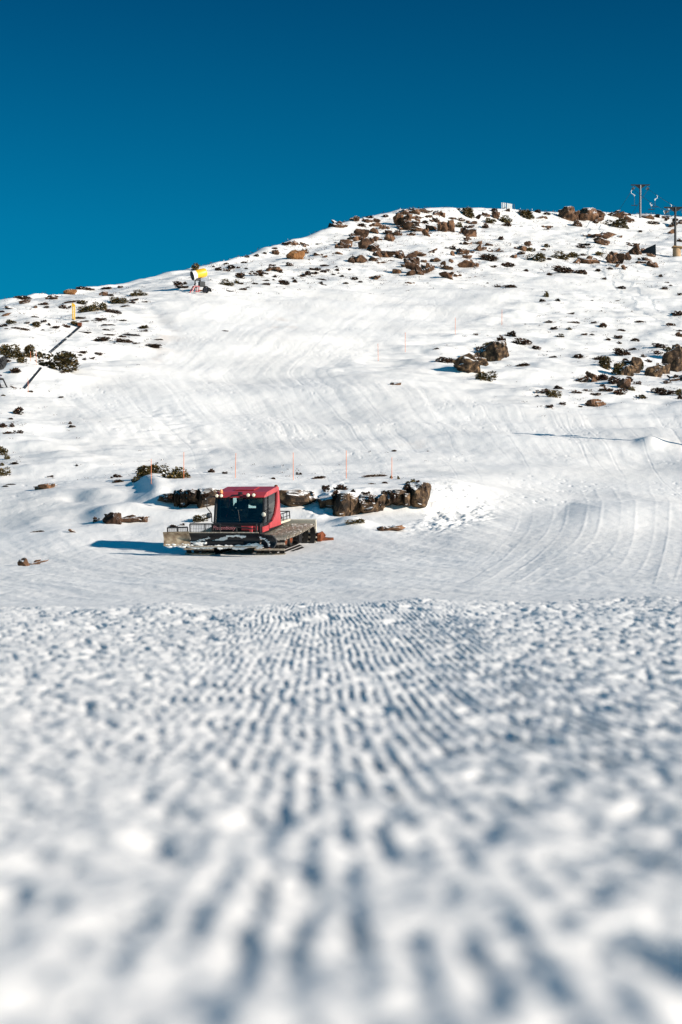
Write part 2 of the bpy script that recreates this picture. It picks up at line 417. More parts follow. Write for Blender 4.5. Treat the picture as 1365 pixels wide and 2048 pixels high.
# churned blocks of snow at the end of the bank, and a path trodden down between the ledges
churn = inpoly([(868, 968), (950, 980), (985, 1035), (900, 1062), (800, 1060), (850, 1035)], 16)
dz = dz + churn * np.clip(fbm(X / .55, D / .6, 3), -.25, 1) * .13
path = inpoly([(622, 1030), (650, 972), (690, 960), (680, 985), (655, 1030)], 9)
dz = dz + path * fbm(X / .5 + 3, D / .7, 2) * .14
moguls = inpoly([(210, 850), (330, 800), (420, 850), (420, 900), (220, 905)], 25) + inpoly([(720, 680), (840, 690), (800, 745), (700, 745)], 20)
dz = dz + moguls * (1 - rough) * np.abs(fbm(X / 1.6, D / 2.2, 2)) * .07
# shallow gully that lies in half shade beyond the flat, and the spur facing it
def spur(r0, r1, xl0, xl1, xr0, xr1, a):
    t = np.clip((ROW - r0) / (r1 - r0), -.2, 1.3); xl = xl0 + (xl1 - xl0) * t; xr_ = xr0 + (xr1 - xr0) * t
    w_ = np.maximum(xr_ - xl, 12); u = (PXG - xl) / w_
    b = np.clip(u, 0, 1) * (1 - smooth(1.0, 2.3, u))
    return a * w_ / 43.0 * b * smooth(r0 - 16, r0 + 20, ROW) * (1 - smooth(r1 - 8, r1 + 30, ROW)) * smooth(60, 75, D) * smooth(125, 112, D)
dz = dz + spur(955, 1037, 850, 985, 880, 1195, .095) + spur(978, 1036, 1190, 1120, 1222, 1345, .09)
# separate ski and sled tracks, and pock marks
rt = np.random.default_rng(8)
trk = np.zeros(D.shape, np.float32)
sub_ = slice(int(np.argmax(T >= len(NEAR_D) + 6)), int(np.argmax(T >= len(NEAR_D) + 20)))
bs, rs_ = bend[sub_], ROW[sub_]
for i in range(58):
    b0 = rt.uniform(120, 1250); r0 = rt.uniform(590, 930); ln = rt.uniform(40, 170); am = rt.uniform(2, 22); wl = rt.uniform(160, 420)
    cen = b0 + am * np.sin(rs_ / wl * 6.28 + rt.uniform(0, 6)) + (rs_ - r0) * rt.uniform(-.25, .25)
    m_ = smooth(r0 - ln, r0 - ln * .7, rs_) * smooth(r0 + ln, r0 + ln * .7, rs_)
    wd = rt.uniform(.9, 1.8); q_ = (bs - cen) / wd
    trk[sub_] += (np.exp(-q_ ** 2) * -1 + .5 * np.exp(-(q_ - 2.2) ** 2) + .3 * np.exp(-(q_ + 2.2) ** 2)) * m_ * rt.uniform(.3, 1)
pock = smooth(.42, .75, fbm(X / .45 + 6, D / .6, 2)) * smooth(.05, .4, fbm(X / 6 + 30, D / 9, 2))
dz = dz + far * (1 - rough) * smooth(1035, 1010, ROW) * (trk * .011 - pock * .035)
# soft humps round the bank
for hx, hy, sx_, sy_, hh in ((212, 1034, 34, 12, .28), (262, 1026, 40, 11, .30), (360, 1030, 60, 8, .2), (205, 990, 40, 10, .2), (150, 1000, 26, 8, -.2),
                             (300, 965, 26, 12, .3), (700, 1050, 40, 7, .3), (590, 940, 60, 8, .3), (120, 915, 70, 10, .3), (1300, 890, 26, 7, .35)):
    dz = dz + far * hh * np.exp(-(((PXG - hx) / sx_) ** 2 + ((ROW - hy) / sy_) ** 2))
# ledge tops: a wavy lip so the bank does not read as an extrusion
dz = dz + far * np.exp(-((ROW - 985) / 11.0) ** 2) * smooth(300, 340, PXG) * smooth(880, 840, PXG) * (fbm(X / 1.7, D / 2.5 + 3.3, 3) * .16)

# near corduroy
near = smooth(40, 22, D) * smooth(.2, .7, D)
lump = fbm(X / .055, D / .075, 3); lump2 = fbm(X / .19 + 8, D / .26, 2); lump3 = fbm(X / .8 + 2, D / 1.2, 2); lump4 = fbm(X / .07 + 21, D / .11 + 4, 3)
strip = smooth(-.72, -.38, X + .10 * lump3) * smooth(.92, .50, X + .16 * lump3)
strip = strip * (1 - (1 - smooth(2.0, 4.2, D)) * smooth(.05, .16, np.abs(X - .0 + .05 * lump3)) * .85)
strip = np.clip(.12 + .98 * strip, 0, 1) * (.55 + .45 * smooth(16, 8, D))
xs = (X + .0105 * D + .006 * lump3 + .0035 * perlin(X / .15, D / .5)) / .0325
cord = np.cos(2 * np.pi * xs)
cord = -np.clip(-cord + .15, 0, 1.15) ** .8 * 1.7
keep = np.clip(.42 + 1.25 * fbm(X / .12 + 3, D / .22 + 5, 2), .02, 1.3)
fine = smooth(30, 16, D)
dz = dz + near * (strip * keep * cord * .0068 * fine * (.6 + .4 * smooth(1.5, 3.5, D)) + lump * .0026 - np.clip(lump4 - .12, 0, .7) * .039 * (.6 + .4 * smooth(15, 8, D)) * (.75 + .25 * smooth(1.5, 4, D)) * (1 - .5 * strip) - np.clip(-lump2 - .20, 0, .6) * .032 * (.5 + .5 * smooth(2, 6, D)) + lump3 * .003 * smooth(1, 5, D)
                  + perlin(X / .022, D / .03) * .0016 * smooth(6, 3, D))
dz = dz + fbm(X / 1.1 + 60, D / 3.0, 3) * .045 * smooth(9, 13, D) * smooth(24, 17, D)
dz = dz + smooth(22, 32, D) * smooth(90, 70, D) * (1 - veh_flat) * (fbm(X / .25 + 2, D / .5, 2) * .007 - np.clip(fbm(X / .5 + 9, D / 1.6, 2) - .4, 0, 1) * .02)
Z = Z + dz
X = X - 1.15 * (dz - fbm(X / 1.1 + 60, D / 3.0, 1) * 0) * near * (D < 15)
ROWF = YH - FPX * Z / dl

dirt = (inpoly([(300, 640), (345, 640), (360, 690), (330, 720), (290, 715)], 22) * np.clip(fbm(X / 2.2, D / 5, 3) + .15, 0, 1) * .42
        + inpoly([(520, 630), (600, 620), (590, 660), (540, 672)], 16) * np.clip(fbm(X / 1.5 + 3, D / 4, 3), 0, 1) * .30
        + inpoly([(800, 880), (905, 890), (890, 905), (790, 900)], 10) * np.clip(fbm(X / 1.5 + 3, D / 3, 3), 0, 1) * .25)

nr, nc = D.shape
co = np.stack([X, D, Z], -1).reshape(-1, 3).astype(np.float32)
ii = np.arange(nr * nc, dtype=np.int32).reshape(nr, nc)
q = np.stack([ii[:-1, :-1], ii[:-1, 1:], ii[1:, 1:], ii[1:, :-1]], -1).reshape(-1)
me = bpy.data.meshes.new('snow_ground')
me.vertices.add(nr * nc); me.vertices.foreach_set('co', co.ravel())
npoly = len(q) // 4
me.loops.add(len(q)); me.loops.foreach_set('vertex_index', q)
me.polygons.add(npoly); me.polygons.foreach_set('loop_start', np.arange(npoly, dtype=np.int32) * 4)
me.polygons.foreach_set('loop_total', np.full(npoly, 4, np.int32))
me.polygons.foreach_set('use_smooth', np.ones(npoly, bool))
me.update(calc_edges=True)
da = me.attributes.new('dirt', 'FLOAT', 'POINT'); da.data.foreach_set('value', np.clip(dirt, 0, 1).astype(np.float32).ravel())
me.materials.append(M['snow'])
ground = bpy.data.objects.new('snow_ground', me); col.objects.link(ground)
tag(ground, 'snow covered ground, groomed in the valley and rising to the rocky hill', 'snow', None, 'structure')

FAR0 = int(np.argmax(T >= len(NEAR_D)))
def ground_at(px, row):
    """first visible ground point at a surveyed bearing and level; the crest when the level lies above it"""
    j = int(np.clip(np.searchsorted(PX, px), 1, nc - 1)); a = (px - PX[j - 1]) / (PX[j] - PX[j - 1])
    r = ROWF[FAR0:, j - 1] * (1 - a) + ROWF[FAR0:, j] * a; d = D[FAR0:, j - 1] * (1 - a) + D[FAR0:, j] * a
    k = np.nonzero(r <= row)[0]
    if len(k) == 0: i = int(np.argmin(r)); return float(d[i]), float(r[i])
    i = int(k[0])
    if i == 0: return float(d[0]), float(r[0])
    f = (r[i - 1] - row) / max(1e-6, r[i - 1] - r[i]); return float(d[i - 1] + f * (d[i] - d[i - 1])), float(row)

def pt(px, row, d): return Vector(((px - XC) / FPX * d, d, d * (YH - row) / FPX))
def gpt(px, row): d, r = ground_at(px, row); return pt(px, r, d)
# ------------------------------------------------------------------ rocks, heath and shrubs
def rock_mesh(name, seed, mat, slabby=.5, sub=4):
    rnd = random.Random(seed); bm = bmesh.new(); bmesh.ops.create_icosphere(bm, subdivisions=sub, radius=1)
    planes = []
    for _ in range(9):
        n = Vector((rnd.gauss(0, 1), rnd.gauss(0, 1), rnd.gauss(0, .9))).normalized(); planes.append((n, rnd.uniform(.34, .78)))
    planes.append((Vector((rnd.uniform(-.3, .3), rnd.uniform(-.5, 0), 1)).normalized(), rnd.uniform(.45, .7)))
    ph = [rnd.uniform(0, 9) for _ in range(4)]
    for v in bm.verts:
        p = v.co.copy()
        for n, d in planes:
            e = p.dot(n) - d
            if e > 0: p -= n * e * .97
        k = 1 + .05 * math.sin(5 * p.x + ph[0]) * math.sin(6 * p.y + ph[1]) + .035 * math.sin(11 * p.z + ph[2] + 7 * p.x)
        v.co = p * k
    lo = [min(v.co[i] for v in bm.verts) for i in range(3)]; hi = [max(v.co[i] for v in bm.verts) for i in range(3)]
    for v in bm.verts: v.co = Vector([(v.co[i] - lo[i]) / (hi[i] - lo[i]) - .5 for i in range(3)])
    me = bpy.data.meshes.new(name); bm.to_mesh(me); bm.free(); me.materials.append(mat); return me

def outcrop_mesh(name, seed, mat, n=5, flat=1.0):
    """angular blocks grown into one broken outcrop"""
    rn = random.Random(seed); bm = bmesh.new()
    for i in range(n):
        r = rn.uniform(.20, .36) if i else .40
        c = Vector((rn.uniform(-.5 + r, .5 - r) if i else 0, rn.uniform(-.2, .2), rn.uniform(-.35, .12)))
        b2 = bmesh.new(); bmesh.ops.create_cube(b2, size=2); bmesh.ops.subdivide_edges(b2, edges=list(b2.edges), cuts=7, use_grid_fill=True)
        rot = Matrix.Rotation(rn.uniform(-.6, .6), 3, 'Y') @ Matrix.Rotation(rn.uniform(-.35, .35), 3, 'X') @ Matrix.Rotation(rn.uniform(0, 3), 3, 'Z')
        pl = [(Vector((rn.gauss(0, 1), rn.gauss(0, 1), rn.gauss(0, 1))).normalized(), rn.uniform(.55, .95)) for _ in range(9)]
        asp = Vector((1, rn.uniform(.6, .9), rn.uniform(.55, 1.0) * flat))
        for v in b2.verts:
            p = v.co.copy()
            for nn, e in pl:
                k = p.dot(nn) - e
                if k > 0: p -= nn * k
            v.co = c + rot @ Vector((p.x * asp.x, p.y * asp.y, p.z * asp.z)) * r
        tm = bpy.data.meshes.new('t'); b2.to_mesh(tm); b2.free(); bm.from_mesh(tm); bpy.data.meshes.remove(tm)
    me = bpy.data.meshes.new('t'); bm.to_mesh(me); bm.free()
    o = bpy.data.objects.new('t', me); col.objects.link(o); m = o.modifiers.new('r', 'REMESH'); m.mode = 'VOXEL'; m.voxel_size = .028
    m2 = bpy.data.meshes.new_from_object(o.evaluated_get(bpy.context.evaluated_depsgraph_get())); bpy.data.objects.remove(o); bpy.data.meshes.remove(me)
    bm = bmesh.new(); bm.from_mesh(m2)
    lo = [min(v.co[i] for v in bm.verts) for i in range(3)]; hi = [max(v.co[i] for v in bm.verts) for i in range(3)]
    ph = [rn.uniform(0, 9) for _ in range(3)]
    for v in bm.verts:
        p = v.co; p += v.normal * (.012 * math.sin(19 * p.x + ph[0]) * math.sin(17 * p.z + ph[1]) + .008 * math.sin(41 * p.x + 29 * p.y + ph[2]))
        v.co = Vector([(p[i] - lo[i]) / (hi[i] - lo[i]) - .5 for i in range(3)])
    bm.to_mesh(m2); bm.free(); m2.name = name; m2.materials.clear(); m2.materials.append(mat); return m2

def leafy_mesh(name, seed, mat, n=230, size=.13, blobs=5, tall=False):
    """many small leaf sprays spread over and inside a few uneven mounds"""
    rnd = random.Random(seed); B = []
    for i in range(blobs):
        r = rnd.uniform(.16, .30); B.append((Vector((rnd.uniform(-.5 + r, .5 - r), rnd.uniform(-.3, .3), rnd.uniform(-.32, .5 - r * (1.15 if tall else 1.6)))), r))
    mb = MB()
    for i in range(n):
        c, r = rnd.choice(B)
        d = Vector((rnd.gauss(0, 1), rnd.gauss(0, 1), rnd.gauss(.25, 1))).normalized()
        p = c + Vector((d.x, d.y, d.z * 1.15)) * r * rnd.uniform(.55, 1.08)
        if p.z < -.48: p.z = -.48 + rnd.random() * .1
        ax = (d + Vector((rnd.gauss(0, .5), rnd.gauss(0, .5), rnd.gauss(.35, .5)))).normalized()
        sd = ax.orthogonal().normalized(); sd.rotate(Matrix.Rotation(rnd.uniform(0, 6.28), 3, ax))
        nn = ax.cross(sd); s = size * rnd.uniform(.55, 1.35)
        mb.add([p - ax * s * .5, p + sd * s * .34 + nn * s * .08, p + ax * s * .62, p - sd * s * .34 + nn * s * .08], [(0, 1, 2, 3)])
    me = bpy.data.meshes.new(name); me.from_pydata(mb.v, [], mb.f); me.update(); me.materials.append(mat); return me

ROCKS = [rock_mesh('rock', 20 + i, M['rock'], sub=3) for i in range(9)]
BIGROCKS = [outcrop_mesh('boulder', 70 + i, M['rock'], 4 + i % 4, (1, .7, .5)[i % 3]) for i in range(10)]
MOSSY = [outcrop_mesh('boulder', 170 + i, M['ledge'], 5 + i % 2) for i in range(4)]
ORANGE = outcrop_mesh('boulder', 91, M['orange'], 3)
HEATH = [leafy_mesh('heath_tuft', 120 + i, M['heath'], 260, .20, 4 + i % 3) for i in range(9)]
SHRUB = [leafy_mesh('shrub', 220 + i, M['shrub'], 340, .18, 5 + i % 3, True) for i in range(6)]
BIGSHRUB = [leafy_mesh('shrub', 320 + i, M['shrub'], 1300, .10, 9, True) for i in range(4)]
BIGHEATH = [leafy_mesh('heath_tuft', 350 + i, M['heath'], 1000, .11, 8) for i in range(3)]

A_, B_, C_, D_, E_, F_, G_, H_ = ((0,560,2.967),(360,480,4.015),(660,400,3.792),(1000,350,3.74),(850,620,2.65),(0,800,3.25),(560,880,3.10),(1080,380,4.79))
SURVEY = {
C_: '''70,190,110,45,r 200,150,60,35,r 300,130,80,25,d 290,155,70,30,r 355,160,50,30,r 425,120,50,25,d 255,190,110,40,d 350,190,60,30,r
400,210,60,30,r 245,262,110,70,r 345,240,70,35,r 180,295,90,40,r 350,300,50,40,r 445,250,50,40,r 505,255,60,50,r 455,295,75,55,r 130,335,80,65,r
85,350,50,30,d 300,310,60,50,r 270,345,100,70,r 325,370,85,60,r 560,170,130,100,R 615,205,110,75,R 610,132,70,30,r 560,95,70,35,r 640,85,80,35,r
720,85,90,30,r 790,100,70,35,r 855,115,35,30,r 660,135,40,30,r 750,125,50,20,r 735,165,70,45,d 800,155,50,45,r 925,140,40,18,r 855,215,65,80,R
912,210,60,85,R 765,215,70,40,r 730,255,45,60,r 620,262,50,25,r 660,225,110,40,r 980,195,60,45,g 1025,95,120,75,g 975,70,40,20,d 990,150,50,25,r
1015,240,50,50,r 1070,255,85,60,r 1065,205,60,25,r 1085,172,55,25,r 1130,135,40,30,r 1185,115,60,30,r 1255,120,55,60,r 1210,160,80,45,g
1330,155,80,60,g 1180,200,50,40,d 1250,80,60,30,d 1350,80,30,25,r 1040,300,40,40,r 1035,330,50,30,r 1110,325,60,15,r 1130,370,45,50,r 1170,370,40,25,r
1210,340,50,18,r 1220,385,35,30,r 1270,385,50,25,r 1295,290,40,35,d 215,455,105,55,R 335,450,75,40,r 460,415,140,60,R 600,432,100,40,r 685,415,90,32,r
790,390,55,30,r 910,365,80,25,d 930,410,30,40,r 1005,395,90,50,r 1045,435,65,40,r 1195,435,140,60,d 625,465,110,50,r 630,530,110,100,R 740,530,90,80,R
800,460,70,30,r 890,500,90,80,R 1030,495,110,60,r 1110,495,50,25,r 510,545,60,35,r 885,575,95,55,R 350,590,65,35,r 190,595,60,30,d 235,620,35,20,d
90,578,35,20,d 55,530,35,18,d 25,565,30,15,d 150,525,30,18,d 605,630,40,12,r 985,572,35,15,r 1240,505,70,20,d 1330,495,60,35,d 1295,655,75,20,d
1195,630,20,10,d 470,460,90,10,d 400,475,60,10,r 560,500,40,25,r 690,560,50,25,r''',
D_: '''45,335,90,50,g 45,370,70,35,d 170,290,140,60,g 285,273,60,25,d 350,290,60,20,d 295,320,70,15,r 500,300,110,95,R 548,312,80,90,R 640,305,150,85,R
715,312,120,75,R 735,345,80,40,R 585,370,65,55,R 850,297,120,35,r 895,310,55,30,r 960,295,40,25,d 960,340,60,40,r 860,372,150,60,g 950,385,60,60,g
360,388,50,18,r 345,405,40,10,d 1040,420,40,18,d 1140,358,120,25,d 800,460,130,45,r 755,505,100,50,r 630,520,100,20,d 640,540,110,25,d 650,455,50,12,r
205,520,40,45,r 165,550,60,35,r 160,585,50,30,r 225,560,80,35,g 105,610,40,30,r 350,530,50,30,g 325,560,40,15,r 265,625,130,55,g 355,625,50,25,d
460,610,130,55,g 560,605,80,45,g 640,597,60,18,d 735,592,80,30,g 660,645,130,50,R 725,645,40,50,r 845,635,95,100,R 900,640,60,80,r 950,620,65,60,r
870,670,50,50,r 925,695,35,40,r 1010,570,80,70,R 980,520,70,25,r 1025,525,40,25,r 1100,630,80,20,r 1130,605,60,15,r 1150,675,85,40,r 1080,655,60,15,r
470,710,160,55,d 360,740,50,35,d 600,725,90,45,d 735,712,45,35,d 820,700,50,20,d 200,715,40,25,d 60,675,100,30,d 10,475,30,35,d 780,775,35,15,d
1205,755,30,25,d 1285,360,90,75,R 1285,425,50,35,r 1350,350,40,40,d 1345,490,40,30,d 1100,312,80,30,r 1180,308,50,25,d 1230,318,30,20,r
75,833,90,34,d 112,838,30,14,d''',
E_: '''110,267,105,40,d 240,295,160,95,M 255,262,110,50,d 355,240,150,105,M 335,205,150,60,g 300,215,90,50,d 330,360,100,50,g 405,155,50,40,d 455,130,60,40,d 515,170,110,40,d 590,200,50,25,d 515,292,70,22,d
655,62,40,14,d 685,98,40,18,d 765,100,30,16,g 785,65,70,12,d 895,67,30,12,d 940,82,45,28,d 720,138,50,18,g 770,20,50,8,d 845,130,30,12,d 880,128,30,12,d
1045,108,50,14,d 1025,145,45,25,d 970,155,30,16,d 1030,174,30,14,d 1110,160,50,20,d 1135,62,60,12,d 1310,77,55,18,d 1335,20,60,28,d 1345,108,50,14,d
1350,135,40,22,r 1045,225,85,45,d 945,255,90,30,d 815,245,60,30,d 1100,208,45,16,d 1165,245,30,20,d 1185,270,40,18,d 1235,190,80,28,d 1245,228,50,25,d
1290,210,50,28,g 970,290,90,70,g 1035,320,70,70,g 1100,310,90,85,M 1075,330,60,60,M 1065,270,40,30,d 1145,300,40,70,g 885,362,60,55,R 835,370,90,30,d 945,360,70,45,d
1010,375,80,50,d 1055,395,60,50,R 1085,370,45,40,d 1120,388,45,20,d 940,400,30,18,d 960,422,70,28,d 1040,435,80,45,d 1095,420,40,25,g 620,432,70,25,d
685,452,75,40,g 595,455,20,12,d 710,412,50,22,d 805,435,50,20,d 865,427,50,18,d 905,447,50,18,d 905,500,95,45,R 660,512,45,20,d 730,497,35,16,d
825,512,20,12,d 1150,462,60,25,g 1235,430,85,40,d 1290,440,90,30,d 1350,440,40,45,g 1355,465,30,30,d 1215,335,80,60,M 1262,318,70,62,M 1322,288,110,130,M 1300,240,70,30,d
1352,235,70,90,M 1330,365,80,35,R 1290,382,40,22,d 680,248,40,12,d 265,130,30,12,d 60,205,30,10,d''',
A_: '''135,105,95,30,d 150,132,60,18,r 315,105,60,25,r 420,72,65,32,o 505,50,110,22,d 640,48,80,18,d 715,42,30,14,d 75,168,80,14,r 15,187,50,12,d
40,208,60,14,r 210,160,30,18,r 265,142,70,20,d 280,162,40,14,d 620,85,40,30,R 655,90,50,16,d 825,82,95,35,g 1080,22,80,25,d 1085,42,80,18,d 705,125,110,40,g
795,118,60,14,d 785,133,40,14,d 740,155,60,10,d 860,130,40,8,d 395,162,70,36,d 435,128,110,16,d 490,135,60,30,g 520,175,120,45,g 590,165,80,50,g
665,187,100,25,d 20,270,50,20,d 70,252,70,25,g 160,255,40,12,d 210,218,45,12,d 230,265,75,30,g 120,288,110,16,d 45,288,40,10,d 330,282,60,14,d
385,272,70,20,d 260,245,40,14,d 290,265,25,18,d 250,295,25,10,d 480,225,80,16,d 500,245,70,10,d 600,232,70,16,d 570,240,60,10,d 625,267,55,12,d
660,265,50,10,d 635,295,50,12,d 505,310,80,10,d 860,278,70,24,g 855,302,40,12,d 780,325,110,14,d 720,240,60,10,d 600,352,95,40,d 735,362,100,28,d
640,325,80,10,d 730,335,50,12,d 815,375,40,12,d 900,390,110,32,d 945,353,50,10,d 680,375,20,8,d 390,428,60,14,d 485,428,70,16,d 585,437,60,18,d
420,447,50,25,d 470,445,40,12,d 545,465,50,12,d 505,470,30,12,d 60,430,110,70,g 110,440,90,60,g 190,435,90,80,g 235,445,50,40,g 40,480,60,30,d
130,480,60,40,g 90,535,70,40,d 330,500,210,100,g 380,545,40,20,d 425,485,40,16,d 185,662,35,14,d 365,695,35,14,d 80,638,40,10,r 25,685,30,12,g 1335,302,50,6,d
455,262,60,26,g''',
B_: '''850,32,80,30,d 910,28,70,34,R 990,40,50,30,r 1100,32,30,12,d 1245,20,40,14,d 1310,50,85,55,R 930,125,130,78,o 1000,95,50,35,R 770,105,50,40,r
760,65,50,18,d 690,105,50,30,d 610,125,50,25,d 525,135,60,14,d 370,190,50,16,d 270,215,30,14,d 120,225,80,60,g 415,215,80,40,d 370,243,60,25,d
310,235,60,30,d 470,222,30,18,d 525,228,40,18,d 510,180,60,16,d 495,290,90,45,d 465,270,40,18,d 615,270,100,50,d 660,250,40,20,d 690,268,60,16,d
770,235,100,35,R 745,205,60,20,d 880,197,65,35,d 800,255,60,15,d 760,292,40,22,d 745,318,30,14,d 380,350,110,55,g 455,340,40,30,g 490,350,40,22,d
600,350,60,14,d 700,355,70,24,d 690,325,60,16,d 840,345,110,35,d 935,330,50,45,d 905,310,30,16,d 1000,285,80,30,d 1030,270,60,40,d 1080,265,90,25,d
1085,235,90,25,d 1150,250,60,20,d 1185,240,40,20,d 1265,242,35,20,d 1230,275,25,14,d 1300,290,40,25,d 1280,265,25,16,d 1255,215,30,18,d 1130,315,90,16,d
1130,345,40,25,d 1160,360,50,10,d 1165,205,80,16,d 1110,115,60,25,r 1165,135,40,14,r 1280,110,60,16,r 1040,158,14,14,d 30,350,50,25,d 45,378,60,20,d
515,395,70,22,d 375,405,90,10,d 540,380,40,10,d 1355,240,20,14,d 1330,345,50,20,d''',
F_: '''130,75,80,50,d 75,122,35,14,d 20,165,60,45,d 75,165,40,30,d 40,212,90,28,d 115,208,60,28,d 460,150,25,20,d 470,172,45,18,d 25,340,60,60,g
45,375,40,40,g 95,410,60,20,d 30,475,80,55,g 15,420,30,25,g 75,548,70,12,d 40,560,50,14,d 495,423,25,14,d 325,497,40,12,d 290,565,140,42,R 910,480,140,90,g
1035,460,120,60,g 1155,485,180,85,g 790,525,90,30,d 765,495,60,25,d 725,505,20,14,d 885,520,60,40,g 1020,410,18,12,d 865,775,180,45,R 935,780,45,35,R
630,780,40,40,d 480,855,60,16,r 245,855,90,12,d 240,1060,130,26,r 1130,818,60,22,d 1185,810,30,16,d 1310,775,90,45,g''',
G_: '''115,210,25,22,d 245,232,90,24,d 580,222,150,20,d 385,300,90,36,d 735,235,20,30,g 690,232,20,20,g 820,265,60,40,g 840,290,50,50,g 655,265,40,14,d
560,270,60,12,d 465,510,110,28,g 700,552,125,34,R 720,340,60,40,d 530,340,60,40,d 640,360,40,30,d 760,370,40,40,d''',
H_: '''620,852,40,20,d 770,935,100,35,d 70,1010,60,60,g 25,1060,60,35,d 165,1055,55,28,d 500,1058,30,10,d 745,1060,50,10,d 1340,1000,40,35,d 1200,942,70,30,d
1250,915,40,15,d 1310,1190,90,50,d 285,1185,70,14,d 1160,820,25,25,d 590,1158,25,14,d 1215,885,40,12,d''',
(0, 0, 1.0): '''795,768,14,6,r 424,942,14,8,d 450,946,10,6,d 600,947,8,8,d 548,957,9,5,d 790,902,12,4,d''',
}
LAND = [(401,566,'yellow snow gun'),(148,626,'yellow lance pole'),(1015,414,'white slatted screen'),(1281,402,'skyline lift pylon'),(1351,465,'lower lift pylon'),
        (1165,436,'big skyline outcrop'),(112,728,'biggest olive shrub'),(960,712,'mossy boulder pair'),(1345,732,'brown cliff'),(745,998,'long rock ledge'),
        (378,998,'ledge behind the groomer'),(592,510,'ochre boulder'),(930,425,'skyline shrub'),(1297,498,'dark tarpaulin'),(811,685,'three far marker poles'),
        (830,535,'tilted slab pile'),(730,470,'boulder field'),(1238,520,'largest hill boulder'),(318,946,'three bank shrubs'),(20,820,'heath by the snow edge'),
        (1250,740,'mossy crag'),(590,1040,'groomer deck'),(30,712,'twin olive bushes')]
LANDX = {'heath by the snow edge': 'lone half-buried rock'}
items = []
for (ox, oy, s), txt in SURVEY.items():
    for w in txt.split():
        x, y, ww, hh, k = w.split(',')
        items.append([ox + float(x) / s, oy + float(y) / s, float(ww) / s, float(hh) / s, k])
LAND = [(a, b, LANDX.get(c, c)) if c in LANDX else (a, b, c) for a, b, c in LAND]
LAND = [((89, 974, 'lone half-buried rock') if c == 'lone half-buried rock' else (a, b, c)) for a, b, c in LAND]
rnd = random.Random(77)
# smaller blocks broken off beside the boulders
extra = []
for x, y, w, h, k in items:
    if k in 'rR' and w > 9:
        for _ in range(rnd.choice((1, 1, 2, 2)) if y < 600 else rnd.choice((0, 0, 1))):
            a = rnd.uniform(-3.6, .4); ww = w * rnd.uniform(.25, .55)
            extra.append([x + math.cos(a) * w * rnd.uniform(.5, .85), y - math.sin(a) * h * rnd.uniform(.1, .5) * .6, ww, max(2.4, ww * rnd.uniform(.45, .9)), 'r'])
rnd.shuffle(extra); items += extra[:175]
recs = []
for x, y, w, h, k in items:
    d, r = ground_at(x, y + .28 * h)
    yy = y
    if r > y + .5 * h: yy = r - .22 * h                          # on the crest: keep it standing on the snow
    W = w / FPX * d; H = h / FPX * d
    big = w * h > 700
    if k in 'rRoM':
        W *= 1.24; H *= 1.2
        me = ORANGE if k == 'o' else rnd.choice(MOSSY) if k == 'M' else (rnd.choice(BIGROCKS) if k == 'R' or big else rnd.choice(ROCKS + BIGROCKS))
        dep = min(.85 * W, 2.4 * H); Hh = H * 1.12; nm = 'boulder' if (k in 'RoM' or big) else 'rock'
        kind = 'boulder' if nm == 'boulder' else 'rock'; colr = 'ochre' if k == 'o' else 'dark mossy' if k == 'M' else 'brown'
    else:
        if k == 'g': me = rnd.choice(BIGSHRUB if w > 24 else SHRUB); nm = kind = 'shrub'; colr = 'olive'
        else: me = rnd.choice(BIGHEATH if w > 30 else HEATH); nm = 'heath_tuft'; kind = 'heath tuft'; colr = 'dark'
        dep = min(W, 2.6 * H); Hh = H * 1.34; W *= 1.24
    o = bpy.data.objects.new(nm, me); col.objects.link(o)
    o.location = pt(x, yy, d); o.scale = (W, dep, Hh)
    tl = 20 if k == 'r' else 8
    o.rotation_euler = (R(rnd.uniform(-9, 9)), R(rnd.uniform(-tl, tl)), R(rnd.choice([0, 180]) + rnd.uniform(-24, 24)))
    sz = 'tiny' if w < 9 else 'small' if w < 18 else 'middling' if w < 32 else 'large'
    shp = 'flat' if w > 2.7 * h else ('long' if w > 1.9 * h else ('upright' if h > .95 * w else 'rounded'))
    lx = min(LAND, key=lambda L: ((x - L[0]) ** 2 + (1.6 * (y - L[1])) ** 2) if math.hypot(x - L[0], y - L[1]) > 9 else 1e9)
    dx, dy = x - lx[0], y - lx[1]; dist = math.hypot(dx, dy)
    if abs(dx) > 1.3 * abs(dy): rel = 'towards the sunny edge from the' if dx > 0 else 'towards the shaded edge from the'
    else: rel = 'uphill from the' if dy < 0 else 'downhill from the'
    recs.append((o, f'{sz} {shp} {colr} {kind}', f'{rel} {lx[2]}', dist, kind, rel))
ORD = ['first', 'second', 'third', 'fourth', 'fifth', 'sixth', 'seventh', 'eighth', 'ninth', 'tenth', 'eleventh', 'twelfth']
groups = {}
for r in recs: groups.setdefault((r[1], r[2]), []).append(r)
for (a, b), rs in groups.items():
    rs.sort(key=lambda r: r[3])
    for i, r in enumerate(rs):
        lab = f'{a} in snow {b}' if len(rs) == 1 else f'{ORD[min(i, 11)]} {a} {b}'
        if len(lab.split()) > 16: lab = lab.replace('towards the shaded edge from', 'shadewards from').replace('towards the sunny edge from', 'sunwards from')
        grp = {'rock': 'rocks lying in the snow', 'boulder': 'boulders on the snowy hill', 'heath tuft': 'dark heath tufts poking through the snow', 'shrub': 'olive shrubs on the snowy hill'}[r[4]]
        tag(r[0], lab, {'rock': 'rock', 'boulder': 'boulder', 'heath tuft': 'heath', 'shrub': 'shrub'}[r[4]], grp)

